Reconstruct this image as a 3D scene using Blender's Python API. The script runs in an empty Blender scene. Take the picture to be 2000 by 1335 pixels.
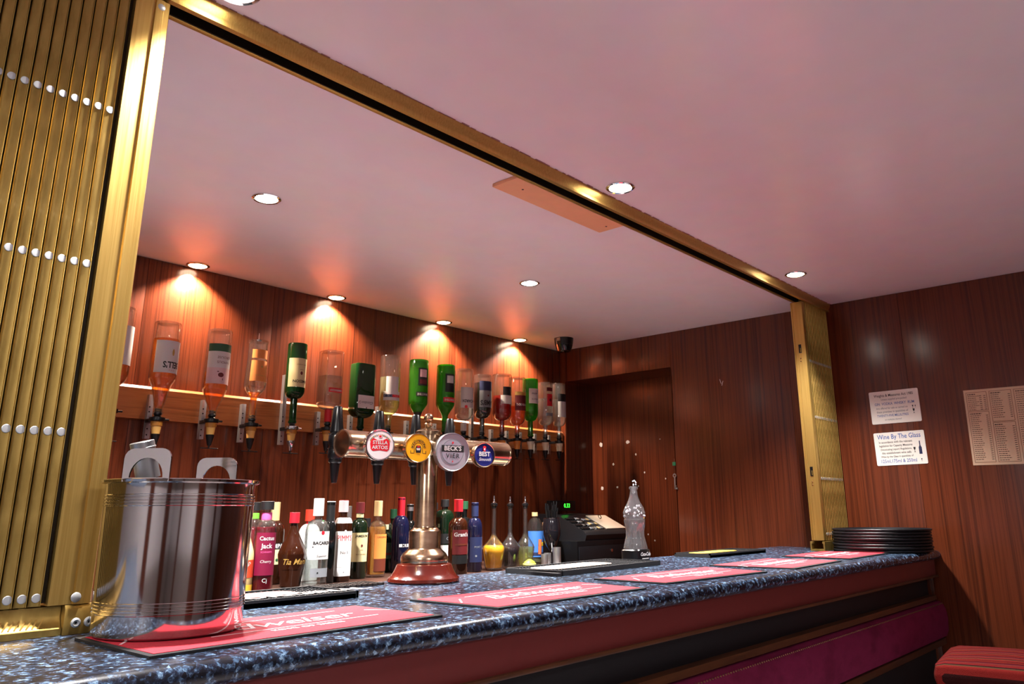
import bpy, bmesh, math, random
from mathutils import Matrix, Vector
random.seed(3)
PI = math.pi
S = bpy.context.scene
COL = S.collection
# ------------------------------------------------------------------ camera
FPX, CX, CY, ZC = 1525.66, 1053.53, 586.2, 1.324
M = Matrix(((0.65432018, -0.75619225, -0.00619533), (0.19206747, 0.17410542, -0.96581437), (0.73141998, 0.63076191, 0.25916062)))
cam = bpy.data.cameras.new('camera'); camo = bpy.data.objects.new('camera', cam); COL.objects.link(camo)
R = M.transposed() @ Matrix(((1, 0, 0), (0, -1, 0), (0, 0, -1)))
camo.matrix_world = Matrix.Translation((0, 0, ZC)) @ R.to_4x4()
cam.sensor_width = 36; cam.lens = FPX / 2000 * 36
cam.shift_x = (1000 - CX) / 2000; cam.shift_y = (CY - 667.5) / 2000
cam.clip_start = .02; cam.clip_end = 60
S.camera = camo
# ------------------------------------------------------------------ world, exposure
S.view_settings.view_transform = 'Standard'; S.view_settings.look = 'None'
S.view_settings.gamma = 1; S.view_settings.use_curve_mapping = False
S.view_settings.exposure = 0.48
w = bpy.data.worlds.new('world'); S.world = w; w.use_nodes = True
w.node_tree.nodes['Background'].inputs[0].default_value = (1, .86, .84, 1)
w.node_tree.nodes['Background'].inputs[1].default_value = .2
S.cycles.max_bounces = 14; S.cycles.transmission_bounces = 14; S.cycles.glossy_bounces = 6; S.cycles.diffuse_bounces = 4
S.cycles.transparent_max_bounces = 28
S.cycles.caustics_reflective = False; S.cycles.caustics_refractive = False
S.cycles.sample_clamp_indirect = 6; S.cycles.use_denoising = True
POW_MAIN, POW_BACK = 250.0, 95.0
def lamp(kind, loc, power, color=(1, 1, 1), **k):
    l = bpy.data.lights.new('lamp_light', kind); l.energy = power; l.color = color
    for a, b in k.items(): setattr(l, a, b)
    o = bpy.data.objects.new('lamp_light', l); o.location = loc; COL.objects.link(o); return o
CEIL = 2.40
MAIN = [(.67, 1.425), (2.085, 1.425), (3.49, 1.40), (1.327, 2.422), (2.753, 2.438)]
BACK = [(1.54, 3.362), (2.28, 3.362), (3.03, 3.362), (3.70, 3.362)]
for x, y in MAIN + [(-.10, 2.43), (-.75, 1.42)]: lamp('SPOT', (x, y, CEIL - .035), POW_MAIN * (1.75 if y > 2 else .78), (1, .96, .92), spot_size=math.radians(108), spot_blend=1, shadow_soft_size=.03)
for x, y in BACK: lamp('SPOT', (x, y - .0, CEIL - .012), POW_BACK, (1, .76, .58), spot_size=math.radians(125), spot_blend=.5, shadow_soft_size=.02)
# unseen fill lamps added on the customers' side for ambient light
for x, y in [(.4, -1.6), (-1.2, .4)]:
    lamp('AREA', (x, y, CEIL - .02), 34, (1, .97, .96), shape='DISK', size=.35)

def at(px, py, ax, v):
    d = M.transposed() @ Vector(((px - CX) / FPX, (py - CY) / FPX, 1))
    i = 'xyz'.index(ax); o = Vector((0, 0, ZC)); t = (v - o[i]) / d[i]
    return o + d * t
def mpp(p):  # metres per photo pixel at a point
    return (M @ (Vector(p) - Vector((0, 0, ZC)))).z / FPX

# ------------------------------------------------------------------ materials
def sr(r, g, b):
    f = lambda c: (c / 255 / 12.92) if c / 255 <= .04045 else ((c / 255 + .055) / 1.055) ** 2.4
    return (f(r), f(g), f(b), 1)
MATS = {}
def mat(name, col, rough=.5, metal=0, trans=0, ior=1.45, emit=0, coat=0, bump=0, bscale=200, spec=.5, sheen=0):
    if name in MATS: return MATS[name]
    m = bpy.data.materials.new(name); m.use_nodes = True; nt = m.node_tree; b = nt.nodes['Principled BSDF']
    c = sr(*col)
    b.inputs['Base Color'].default_value = c; b.inputs['Roughness'].default_value = rough; b.inputs['Metallic'].default_value = metal
    b.inputs['Transmission Weight'].default_value = trans; b.inputs['IOR'].default_value = ior
    b.inputs['Coat Weight'].default_value = coat; b.inputs['Specular IOR Level'].default_value = spec
    if coat: b.inputs['Coat Roughness'].default_value = .08
    if sheen: b.inputs['Sheen Weight'].default_value = sheen
    if emit: b.inputs['Emission Color'].default_value = c; b.inputs['Emission Strength'].default_value = emit
    if not trans and not emit:   # faint procedural unevenness in colour and relief
        n = nt.nodes.new('ShaderNodeTexNoise'); n.inputs['Scale'].default_value = bscale; tc = nt.nodes.new('ShaderNodeTexCoord')
        nt.links.new(tc.outputs['Object'], n.inputs['Vector'])
        mx = nt.nodes.new('ShaderNodeMix'); mx.data_type = 'RGBA'; mx.blend_type = 'MULTIPLY'; mx.inputs[0].default_value = .12
        mx.inputs[6].default_value = c; nt.links.new(n.outputs['Color'], mx.inputs[7]); nt.links.new(mx.outputs[2], b.inputs['Base Color'])
        if bump:
            bp = nt.nodes.new('ShaderNodeBump'); bp.inputs['Strength'].default_value = bump; bp.inputs['Distance'].default_value = .002
            nt.links.new(n.outputs['Fac'], bp.inputs['Height']); nt.links.new(bp.outputs[0], b.inputs['Normal'])
    MATS[name] = m; return m
def ramp_mat(name, cols, scale, rough=.4, metal=0, bump=0, detail=6, coord='Object', fine=None, spec=.5, dist=.001, nrough=.6, rand=False, roughvar=0):
    """noise stretched by scale -> colour ramp"""
    m = bpy.data.materials.new(name); m.use_nodes = True; nt = m.node_tree; L = nt.links; b = nt.nodes['Principled BSDF']
    tc = nt.nodes.new('ShaderNodeTexCoord'); mp = nt.nodes.new('ShaderNodeMapping'); mp.inputs['Scale'].default_value = scale
    L.new(tc.outputs[coord], mp.inputs[0])
    vec = mp.outputs[0]
    if rand:
        oi = nt.nodes.new('ShaderNodeObjectInfo'); ad = nt.nodes.new('ShaderNodeVectorMath'); ad.operation = 'MULTIPLY_ADD'
        ad.inputs[1].default_value = (1, 1, 1); cb = nt.nodes.new('ShaderNodeCombineXYZ'); mu = nt.nodes.new('ShaderNodeMath'); mu.operation = 'MULTIPLY'; mu.inputs[1].default_value = 60
        L.new(oi.outputs['Random'], mu.inputs[0]); L.new(mu.outputs[0], cb.inputs[0]); L.new(mu.outputs[0], cb.inputs[2])
        L.new(vec, ad.inputs[0]); L.new(cb.outputs[0], ad.inputs[2]); vec = ad.outputs[0]
    n = nt.nodes.new('ShaderNodeTexNoise'); n.inputs['Scale'].default_value = 1; n.inputs['Detail'].default_value = detail; n.inputs['Roughness'].default_value = nrough
    L.new(vec, n.inputs['Vector'])
    r = nt.nodes.new('ShaderNodeValToRGB'); els = r.color_ramp.elements
    while len(els) < len(cols): els.new(.5)
    for e, (p, c) in zip(els, cols): e.position = p; e.color = sr(*c)
    L.new(n.outputs['Fac'], r.inputs[0]); L.new(r.outputs[0], b.inputs['Base Color'])
    b.inputs['Roughness'].default_value = rough; b.inputs['Metallic'].default_value = metal; b.inputs['Specular IOR Level'].default_value = spec
    if roughvar:
        mr = nt.nodes.new('ShaderNodeMapRange'); mr.inputs[3].default_value = rough - roughvar; mr.inputs[4].default_value = rough + roughvar
        L.new(n.outputs['Fac'], mr.inputs[0]); L.new(mr.outputs[0], b.inputs['Roughness'])
    if bump:
        bp = nt.nodes.new('ShaderNodeBump'); bp.inputs['Strength'].default_value = bump; bp.inputs['Distance'].default_value = dist
        src = n.outputs['Fac']
        if fine:
            n2 = nt.nodes.new('ShaderNodeTexNoise'); n2.inputs['Scale'].default_value = fine; n2.inputs['Detail'].default_value = 2
            L.new(tc.outputs[coord], n2.inputs['Vector']); src = n2.outputs['Fac']
        L.new(src, bp.inputs['Height']); L.new(bp.outputs[0], b.inputs['Normal'])
    MATS[name] = m; return m
WOOD = [(.3, (54, 23, 12)), (.45, (80, 36, 19)), (.56, (94, 43, 23)), (.72, (64, 28, 15))]
mwoodx = ramp_mat('mahogany_veneer', WOOD, (75, 75, .9), rough=.24, bump=.35, fine=230, dist=.0006, rand=True, detail=5)
mrail = ramp_mat('oak_rail', [(.3, (120, 66, 30)), (.5, (160, 96, 50)), (.7, (138, 78, 38))], (2.5, 30, 70), rough=.35, bump=.3, detail=8)
mceil = mat('ceiling_paint', (238, 226, 230), rough=.24, bump=.05, bscale=9, spec=.45)
mgold = ramp_mat('gold_anodised', [(.3, (184, 148, 76)), (.7, (208, 172, 98))], (260, 260, 3), rough=.34, metal=.85, bump=.12, dist=.0004, roughvar=.06)
mgold2 = ramp_mat('gold_scuffed', [(.35, (150, 122, 62)), (.65, (176, 146, 80)), (.8, (210, 186, 124))], (40, 40, 12), rough=.38, metal=.85, bump=.15, dist=.0005, detail=8, roughvar=.08)
mblack = mat('black_plastic', (10, 10, 12), .28)
mrubber = mat('black_rubber', (20, 20, 24), .6, bump=.4, bscale=500)
msteel = mat('polished_steel', (205, 198, 196), .09, 1)
mbrush = mat('brushed_aluminium', (190, 190, 192), .32, .9)
mrivet = mat('silver_rivet', (190, 192, 195), .45, .6)
mchrome = mat('chrome', (220, 220, 222), .06, 1)
mbrass = ramp_mat('brass', [(.35, (168, 138, 108)), (.6, (206, 178, 146))], (12, 12, 30), rough=.2, metal=1, roughvar=.06)
mplinth = mat('mahogany_lacquer', (84, 26, 18), .18, coat=.6)
mwhite = mat('white_print', (200, 197, 196), .5)
mcream = mat('cream_print', (198, 186, 140), .5)
mink = mat('black_ink', (18, 18, 20), .5)
mred = mat('red_print', (200, 24, 40), .45)
mdark = mat('dark_recess', (16, 15, 19), .6)
mmaroon = mat('maroon_board', (104, 38, 36), .45, bump=.1, bscale=40)
mstripwood = ramp_mat('brown_strip_wood', [(.3, (60, 32, 18)), (.7, (92, 54, 30))], (4, 60, 60), rough=.4)
mvelvet = ramp_mat('magenta_velvet', [(.3, (96, 18, 50)), (.5, (116, 28, 64)), (.7, (104, 22, 56))], (7, 12, 12), rough=.85, bump=.4, fine=400, spec=.15)
def counter_mat():
    m = bpy.data.materials.new('speckled_laminate'); m.use_nodes = True; nt = m.node_tree; L = nt.links; b = nt.nodes['Principled BSDF']
    tc = nt.nodes.new('ShaderNodeTexCoord')
    n = nt.nodes.new('ShaderNodeTexNoise'); n.inputs['Scale'].default_value = 75; n.inputs['Detail'].default_value = 10; n.inputs['Roughness'].default_value = .72; n.inputs['Distortion'].default_value = .2
    v = nt.nodes.new('ShaderNodeTexVoronoi'); v.inputs['Scale'].default_value = 150
    L.new(tc.outputs['Object'], n.inputs['Vector']); L.new(n.outputs['Color'], v.inputs['Vector'])
    L.new(tc.outputs['Object'], v.inputs['Vector'])
    ad = nt.nodes.new('ShaderNodeMath'); ad.operation = 'MULTIPLY_ADD'; ad.inputs[1].default_value = .22
    sp = nt.nodes.new('ShaderNodeSeparateColor'); L.new(v.outputs['Color'], sp.inputs[0]); L.new(sp.outputs[0], ad.inputs[0]); L.new(n.outputs['Fac'], ad.inputs[2])
    r = nt.nodes.new('ShaderNodeValToRGB'); els = r.color_ramp.elements
    cols = [(.52, (12, 14, 22)), (.64, (30, 38, 56)), (.72, (64, 88, 116)), (.84, (150, 180, 206))]
    while len(els) < 4: els.new(.5)
    for e, (p, c) in zip(els, cols): e.position = p; e.color = sr(*c)
    L.new(ad.outputs[0], r.inputs[0]); L.new(r.outputs[0], b.inputs['Base Color'])
    b.inputs['Roughness'].default_value = .26
    bp = nt.nodes.new('ShaderNodeBump'); bp.inputs['Strength'].default_value = .25; bp.inputs['Distance'].default_value = .0006
    L.new(n.outputs['Fac'], bp.inputs['Height']); L.new(bp.outputs[0], b.inputs['Normal'])
    return m
mcounter = counter_mat()
def stripe_mat():
    m = bpy.data.materials.new('striped_moquette'); m.use_nodes = True; nt = m.node_tree; L = nt.links; b = nt.nodes['Principled BSDF']
    tc = nt.nodes.new('ShaderNodeTexCoord'); sp = nt.nodes.new('ShaderNodeSeparateXYZ'); L.new(tc.outputs['Object'], sp.inputs[0])
    mu = nt.nodes.new('ShaderNodeMath'); mu.operation = 'MULTIPLY'; mu.inputs[1].default_value = 11
    L.new(sp.outputs['X'], mu.inputs[0]); fr = nt.nodes.new('ShaderNodeMath'); fr.operation = 'FRACT'; L.new(mu.outputs[0], fr.inputs[0])
    r = nt.nodes.new('ShaderNodeValToRGB'); r.color_ramp.interpolation = 'CONSTANT'; els = r.color_ramp.elements
    cols = [(0, (96, 24, 20)), (.22, (40, 13, 13)), (.28, (108, 28, 25)), (.45, (76, 50, 34)), (.52, (34, 14, 15)), (.58, (100, 24, 25)), (.75, (82, 54, 40)), (.8, (88, 16, 28)), (.93, (28, 13, 14))]
    while len(els) < len(cols): els.new(.5)
    for e, (p, c) in zip(els, cols): e.position = p; e.color = sr(*c)
    L.new(fr.outputs[0], r.inputs[0]); L.new(r.outputs[0], b.inputs['Base Color']); b.inputs['Roughness'].default_value = .9; b.inputs['Specular IOR Level'].default_value = .05
    n = nt.nodes.new('ShaderNodeTexNoise'); n.inputs['Scale'].default_value = 500; bp = nt.nodes.new('ShaderNodeBump'); bp.inputs['Distance'].default_value = .002
    L.new(tc.outputs['Object'], n.inputs['Vector']); L.new(n.outputs['Fac'], bp.inputs['Height']); L.new(bp.outputs[0], b.inputs['Normal'])
    return m
mstripe = stripe_mat()
def glass(name, col, rough=0.0, ior=1.45, body=0.0, edge=.55):
    '''see-through glass or liquid: tinted transmission that deepens at grazing angles, Fresnel gloss, optional cloudiness'''
    m = bpy.data.materials.new(name); m.use_nodes = True; nt = m.node_tree; L = nt.links; nt.nodes.remove(nt.nodes['Principled BSDF']); out = nt.nodes['Material Output']
    c = sr(*col); lw_ = nt.nodes.new('ShaderNodeLayerWeight'); lw_.inputs[0].default_value = .5
    pw = nt.nodes.new('ShaderNodeMath'); pw.operation = 'POWER'; pw.inputs[1].default_value = 3.5; L.new(lw_.outputs['Facing'], pw.inputs[0])
    mx = nt.nodes.new('ShaderNodeMix'); mx.data_type = 'RGBA'; L.new(pw.outputs[0], mx.inputs[0]); mx.inputs[6].default_value = c; mx.inputs[7].default_value = (c[0] * edge, c[1] * edge, c[2] * edge, 1)
    tr = nt.nodes.new('ShaderNodeBsdfTransparent'); L.new(mx.outputs[2], tr.inputs[0]); last = tr
    if body:
        df = nt.nodes.new('ShaderNodeBsdfDiffuse'); df.inputs[0].default_value = c; m1 = nt.nodes.new('ShaderNodeMixShader'); m1.inputs[0].default_value = body; L.new(tr.outputs[0], m1.inputs[1]); L.new(df.outputs[0], m1.inputs[2]); last = m1
    gl = nt.nodes.new('ShaderNodeBsdfGlossy'); gl.inputs['Roughness'].default_value = max(rough, .03); fr = nt.nodes.new('ShaderNodeMath'); fr.operation = 'MULTIPLY_ADD'; p5 = nt.nodes.new('ShaderNodeMath'); p5.operation = 'POWER'; p5.inputs[1].default_value = 4; L.new(lw_.outputs['Facing'], p5.inputs[0]); L.new(p5.outputs[0], fr.inputs[0]); fr.inputs[1].default_value = .95; fr.inputs[2].default_value = ((ior - 1) / (ior + 1)) ** 2
    m2 = nt.nodes.new('ShaderNodeMixShader'); L.new(fr.outputs[0], m2.inputs[0]); L.new(last.outputs[0], m2.inputs[1]); L.new(gl.outputs[0], m2.inputs[2]); L.new(m2.outputs[0], out.inputs[0])
    MATS[name] = m; return m
gclear = glass('clear_glass', (250, 252, 251), ior=1.62, edge=.42, body=.005); ggreen = glass('green_glass', (120, 214, 80), body=.10, edge=.7); gdgreen = glass('dark_green_glass', (52, 130, 64), body=.12, edge=.7)
lwhisky = glass('whisky', (250, 184, 84), ior=1.34, body=.25, edge=.7); lwater = glass('clear_spirit', (238, 240, 240), ior=1.34, body=.04, edge=.9); lred = glass('red_liqueur', (180, 44, 30), ior=1.34, body=.35, edge=.8)
lpale = glass('pale_vermouth', (236, 232, 180), ior=1.34, body=.1, edge=.9); lamber = glass('amber_rum', (240, 160, 84), ior=1.34, body=.3, edge=.85)
ldark = mat('dark_rum', (22, 8, 8), .1); lcherry = mat('cherry_liqueur', (110, 8, 26), .12); ljuice = mat('orange_juice', (246, 168, 10), .3)
lcordial = mat('dark_cordial', (30, 6, 14), .1)
mdkglass = mat('black_glass', (9, 12, 12), .06, coat=.5); mgrglass = mat('bottle_green_glass', (10, 24, 12), .06, coat=.5); mnavyg = mat('navy_glass', (14, 16, 40), .08, coat=.5)
mbrownglass = mat('brown_glass', (40, 16, 6), .07, coat=.5); mcolaglass = mat('cola_brown', (60, 12, 14), .07, coat=.5)
mfrost = mat('frosted_white', (214, 214, 212), .3)

# ------------------------------------------------------------------ geometry helpers
def finish(name, bm, m, parent=None, smooth=40):
    me = bpy.data.meshes.new(name); bm.to_mesh(me); bm.free()
    for x in (m if isinstance(m, (list, tuple)) else [m]): me.materials.append(x)
    if smooth:
        me.polygons.foreach_set('use_smooth', [True] * len(me.polygons)); me.set_sharp_from_angle(angle=math.radians(smooth))
    o = bpy.data.objects.new(name, me); COL.objects.link(o)
    if parent: o.parent = parent
    return o
def tag(o, label=None, cat=None, group=None, kind=None):
    if label: o['label'] = label
    if cat: o['category'] = cat
    if group: o['group'] = group
    if kind: o['kind'] = kind
    return o
def empty(name, loc=(0, 0, 0), rz=0):
    o = bpy.data.objects.new(name, None); o.empty_display_size = .05; COL.objects.link(o); o.location = loc; o.rotation_euler[2] = rz; return o
def copy_tree(o, parent=None):
    c = o.copy(); COL.objects.link(c)
    if parent: c.parent = parent
    for ch in list(o.children): copy_tree(ch, c)
    return c
def box(bm, x0, x1, y0, y1, z0, z1, bev=0):
    g = bmesh.ops.create_cube(bm, size=1, matrix=Matrix.Translation(((x0 + x1) / 2, (y0 + y1) / 2, (z0 + z1) / 2)) @ Matrix.Diagonal((abs(x1 - x0), abs(y1 - y0), abs(z1 - z0), 1)))
    if bev:
        es = list({e for v in g['verts'] for e in v.link_edges}); bmesh.ops.bevel(bm, geom=es, offset=bev, segments=2, affect='EDGES', profile=.6)
    return bm
def B(*a, **k): return box(bmesh.new(), *a, **k)
def sect(th, r, n=2, sx=1, sy=1):
    c, s = math.cos(th), math.sin(th)
    if n != 2:
        k = (abs(c) ** n + abs(s) ** n) ** (-1 / n); c, s = c * k, s * k
    return (r * c * sx, r * s * sy)
def lathe(prof, seg=28, n=2, sx=1, sy=1, bm=None, mtx=None, nneck=None):
    """revolve (r,z) profile (bottom outer -> up -> optionally inward and back down)"""
    bm = bm or bmesh.new(); rings = []
    for r, z in prof:
        if r <= 1e-6: rings.append([bm.verts.new((0, 0, z))]); continue
        nn = n if not nneck or r > nneck else 2; kx, ky = (sx, sy) if not nneck or r > nneck else (1, 1)
        rings.append([bm.verts.new((*sect(2 * PI * i / seg, r, nn, kx, ky), z)) for i in range(seg)])
    for a, b in zip(rings, rings[1:]):
        if len(a) == 1 and len(b) == 1: continue
        for i in range(seg):
            j = (i + 1) % seg
            if len(a) == 1: bm.faces.new((a[0], b[j], b[i]))
            elif len(b) == 1: bm.faces.new((a[i], a[j], b[0]))
            else: bm.faces.new((a[i], a[j], b[j], b[i]))
    if mtx: bm.transform(mtx)
    return bm
def cyl(bm, p0, p1, r0, r1=None, seg=16):
    p0, p1 = Vector(p0), Vector(p1); r1 = r0 if r1 is None else r1; d = p1 - p0; L = d.length
    q = d.to_track_quat('Z', 'Y').to_matrix().to_4x4()
    t = lathe([(0, 0), (r0, 0), (r1, L), (0, L)], seg); t.transform(Matrix.Translation(p0) @ q)
    me = bpy.data.meshes.new('t'); t.to_mesh(me); t.free(); bm.from_mesh(me); bpy.data.meshes.remove(me); return bm
def prism(pts, ax, a0, a1, bm=None):
    """extrude a 2D polygon along axis ax; pts in the two other axes order"""
    bm = bm or bmesh.new(); vs = []
    for a in (a0, a1):
        row = []
        for u, v in pts:
            row.append(bm.verts.new((a, u, v) if ax == 'x' else (u, a, v) if ax == 'y' else (u, v, a)))
        vs.append(row)
    n = len(pts)
    for i in range(n): bm.faces.new((vs[0][i], vs[0][(i + 1) % n], vs[1][(i + 1) % n], vs[1][i]))
    bm.faces.new(list(reversed(vs[0]))); bm.faces.new(vs[1])
    bmesh.ops.recalc_face_normals(bm, faces=bm.faces); return bm
TXT = {}
def text_verts(s, size, shear=0, bold=0, space=1, align='CENTER'):
    k = (s, shear, bold, space, align)
    if k not in TXT:
        c = bpy.data.curves.new('t', 'FONT'); c.body = s; c.size = 1; c.shear = shear; c.offset = bold; c.space_character = space
        c.align_x = align; c.align_y = 'CENTER'; c.resolution_u = 2
        o = bpy.data.objects.new('t', c); COL.objects.link(o); dg = bpy.context.evaluated_depsgraph_get(); dg.update()
        me = o.evaluated_get(dg).to_mesh(); vs = [(v.co.x, v.co.y) for v in me.vertices]; fs = [tuple(p.vertices) for p in me.polygons]
        o.evaluated_get(dg).to_mesh_clear(); bpy.data.objects.remove(o); bpy.data.curves.remove(c); TXT[k] = (vs, fs)
    vs, fs = TXT[k]; return [(x * size, y * size) for x, y in vs], fs
def text_bm(s, size, f, cut=0, **k):
    """text mapped by f(u,v)->xyz; cut = strip width for bending"""
    vs, fs = text_verts(s, size, **k); bm = bmesh.new(); V = [bm.verts.new((x, y, 0)) for x, y in vs]
    for p in fs:
        try: bm.faces.new([V[i] for i in p])
        except ValueError: pass
    if cut and V:
        x0, x1 = min(v[0] for v in vs), max(v[0] for v in vs); x = x0 + cut
        while x < x1:
            bmesh.ops.bisect_plane(bm, geom=bm.verts[:] + bm.edges[:] + bm.faces[:], plane_co=(x, 0, 0), plane_no=(1, 0, 0)); x += cut
    for v in bm.verts: v.co = Vector(f(v.co.x, v.co.y))
    return bm
def textobj(name, s, size, f, m, parent, cut=0, **k): return finish(name, text_bm(s, size, f, cut, **k), m, parent, smooth=0)
def flat(o, u, v):  # planar frame
    o, u, v = Vector(o), Vector(u), Vector(v); return lambda a, b: o + u * a + v * b
def quadpatch(f, w, h, t=.0006, r=0, nrm=(0, 0, 1)):
    bm = bmesh.new(); n = Vector(nrm); pts = []
    if r:
        for cx_, cy_, a0 in ((w / 2 - r, h / 2 - r, 0), (-w / 2 + r, h / 2 - r, 90), (-w / 2 + r, -h / 2 + r, 180), (w / 2 - r, -h / 2 + r, 270)):
            for i in range(5): a = math.radians(a0 + i * 22.5); pts.append((cx_ + r * math.cos(a), cy_ + r * math.sin(a)))
    else: pts = [(w / 2, h / 2), (-w / 2, h / 2), (-w / 2, -h / 2), (w / 2, -h / 2)]
    top = [bm.verts.new(Vector(f(a, b)) + n * t) for a, b in pts]; bot = [bm.verts.new(Vector(f(a, b))) for a, b in pts]
    bm.faces.new(top); bm.faces.new(list(reversed(bot))); k = len(pts)
    for i in range(k): bm.faces.new((top[i], bot[i], bot[(i + 1) % k], top[(i + 1) % k]))
    return bm

# ------------------------------------------------------------------ the room
XW, YB = 4.17, 3.415
def struct(name, bm, m, **k): o = finish(name, bm, m, **k); o['kind'] = 'structure'; return o
struct('floor', B(-2.6, 4.6, -3.1, 3.5, -.1, 0), mat('grey_lino', (188, 180, 184), .7, bump=.3))
struct('ceiling', B(-2.6, 4.6, -3.1, 3.5, CEIL, CEIL + .1), mceil)
wb = struct('wall_back', B(-2.6, 4.6, YB + .006, YB + .1, 0, CEIL), mdark)
xs = [-2.6, -1.7, -1.09, -.48, .13, .74, 1.35, 1.96, 2.57, 3.18, 3.79, 4.169]
for a, b in zip(xs, xs[1:]): finish('panel', B(a + .0007, b - .0007, YB, YB + .006, 0.01, CEIL - .001, bev=.0006), mwoodx, wb)
bm = B(XW + .006, XW + .1, -3.1, 2.517, 0, CEIL)
box(bm, XW + .006, XW + .1, 2.517, 3.372, 2.185, CEIL); box(bm, XW + .006, XW + .1, 3.372, 3.5, 0, CEIL); box(bm, 4.467, 4.56, 2.4, 3.5, 0, CEIL); box(bm, XW + .1, 4.467, 3.372, 3.45, 0, CEIL); box(bm, XW + .1, 4.467, 2.4, 2.517, 0, CEIL)
wr = struct('wall_right', bm, mdark)
ys = [-3.1, -1.9, -1.29, -.68, -.07, .54, 1.15, 1.76]
def rp(y0, y1, z0, z1): finish('panel', B(XW, XW + .006, y0 + .0007, y1 - .0007, z0, z1, bev=.0006), mwoodx, wr)
for a, b in zip(ys, ys[1:]): rp(a, b, .01, CEIL - .001)
rp(1.76, 2.524, .01, CEIL - .001); rp(2.524, 2.97, 2.178, CEIL - .001); rp(2.97, 3.365, 2.178, CEIL - .001); rp(3.366, 3.4143, .01, CEIL - .001)
for a, b in ((2.524, 2.94), (2.94, 3.372)): finish('recess_panel', B(4.46, 4.466, a, b, .01, 2.178), mwoodx, wr)
finish('recess_reveal', B(XW, 4.46, 3.365, 3.371, .01, 2.178), mwoodx, wr)
finish('recess_reveal', B(XW, 4.46, 2.518, 2.524, .01, 2.178), mwoodx, wr)
finish('recess_soffit', B(XW + .001, 4.46, 2.524, 3.365, 2.178, 2.184), mwoodx, wr)
mpaint = mat('magnolia_paint', (206, 202, 204), .8)
wf = struct('wall_front', B(-2.7, 4.2, -3.2, -3.1, 0, CEIL), mpaint)
wl = struct('wall_left', B(-2.7, -2.6, -3.1, 3.5, 0, CEIL), mpaint)
for x, hw_ in ((-1.4, .1), (.9, .42), (3.0, .14)): finish('reflection_pilaster', B(x - hw_, x + hw_, -3.1, -3.04, 0, CEIL), mwoodx, wf)  # unseen pilasters, added as dark bands for the steel bucket to reflect
for y, hw_ in ((-1.9, .35), (.2, .2)): finish('reflection_pilaster', B(-2.6, -2.54, y - hw_, y + hw_, 0, CEIL), mwoodx, wl)
finish('dado', B(-2.6, 4.1, -3.1, -3.06, 0, .9), mat('taupe_paint', (120, 108, 104), .6), wf); finish('dado', B(-2.6, -2.56, -3.1, 3.4, 0, .9), MATS['taupe_paint'], wl)
# filler blobs where screws were taken out of the recess panel
mfill = mat('white_filler', (206, 200, 196), .6)
for i, (px, py, r) in enumerate([(1174, 868, 3.4), (1226, 863, 3.8), (1198, 906, 2.2), (1242, 887, 1.8), (1259, 922, 1.6), (1176, 953, 3.2), (1206, 951, 2.2), (1300, 934, 1.4), (1266, 1043, 1.4), (1279, 1055, 1.5), (1247, 949, 1.3), (1289, 857, 1.2)]):
    p = at(px, py, 'x', 4.46); s_ = mpp(p) * r
    bm = bmesh.new(); bmesh.ops.create_icosphere(bm, subdivisions=2, radius=1)
    for v in bm.verts: v.co *= random.uniform(.75, 1.25)
    bm.transform(Matrix.Translation(p) @ Matrix.Diagonal((.0015, s_, s_ * random.uniform(.8, 1.5), 1)))
    finish('filler_spot', bm, mfill, wr)
p = at(1411, 748, 'x', XW); 
for dy, dz, a in ((0, 0, .35), (.012, .012, -.3)):
    bm = B(-.0008, .0005, -.0012, .0012, -.014, .014); bm.transform(Matrix.Translation((p[0], p[1] + dy, p[2] + dz)) @ Matrix.Rotation(a, 4, 'X')); finish('scratch', bm, mfill, wr)

# wooden rail on the back wall carrying the optics
bm = prism([(3.378, 1.700), (3.378, 1.826), (3.390, 1.838), (3.4145, 1.838), (3.4145, 1.700)], 'x', -.3, 4.155)
tag(finish('mounting_rail', bm, mrail), 'long oak rail screwed along the back wall behind the upside-down bottles', 'rail')
# patch board on the ceiling
bo = tag(finish('ceiling_board', B(1.768, 2.378, 1.575, 1.733, CEIL - .013, CEIL - .0005, bev=.002), mat('orange_board', (226, 166, 126), .6, bump=.2, bscale=30)), 'rectangular tan board screwed flat to the ceiling behind the brass track', 'board')
for px, py in ((1021, 370), (1184, 442)): p = at(px, py, 'z', CEIL - .013); finish('screw', lathe([(0, -.0014), (.0035, -.001), (.0042, 0), (0, .001)], 12, mtx=Matrix.Translation(p)), mblack, bo)
# ------------------------------------------------------------------ ceiling lamps
mbulb = mat('lamp_glow', (255, 246, 232), emit=22); mbulbw = mat('warm_lamp_glow', (255, 226, 190), emit=16)
ring_bm = lathe([(.040, -.005), (.045, -.0065), (.05, -.003), (.05, .001), (.040, .001)], 40)
def light_fix(i, x, y, label, back):
    t = empty('ceiling_downlight', (x, y, CEIL)); tag(t, label, 'ceiling light', 'round ceiling downlights')
    finish('ring', ring_bm.copy(), mchrome if not back else mbrass, t)
    finish('bulb', lathe([(0, -.0085 if not back else -.005), (.032, -.0065), (.0395, -.003), (.0395, 0), (0, 0)], 32), mbulbw if back else mbulb, t)
FL = ['downlight at the near end of the brass track, cut by the frame top', 'bright downlight just beside the middle of the brass ceiling track', 'bright downlight beside the brass track near its far end at the wood wall',
      'bright downlight on the ceiling behind the bar, above the two leftmost whisky bottles', 'downlight on the ceiling behind the bar, midway between the tan board and the back wall']
for i, (x, y) in enumerate(MAIN): light_fix(i, x, y, FL[i], False)
FB = ['warm downlight against the back wall, leftmost of its row', 'warm downlight against the back wall, second from the left of its row', 'warm downlight against the back wall, third from the left of its row', 'warm downlight against the back wall, nearest the black dome camera']
for i, (x, y) in enumerate(BACK): light_fix(i, x, y, FB[i], True)
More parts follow.
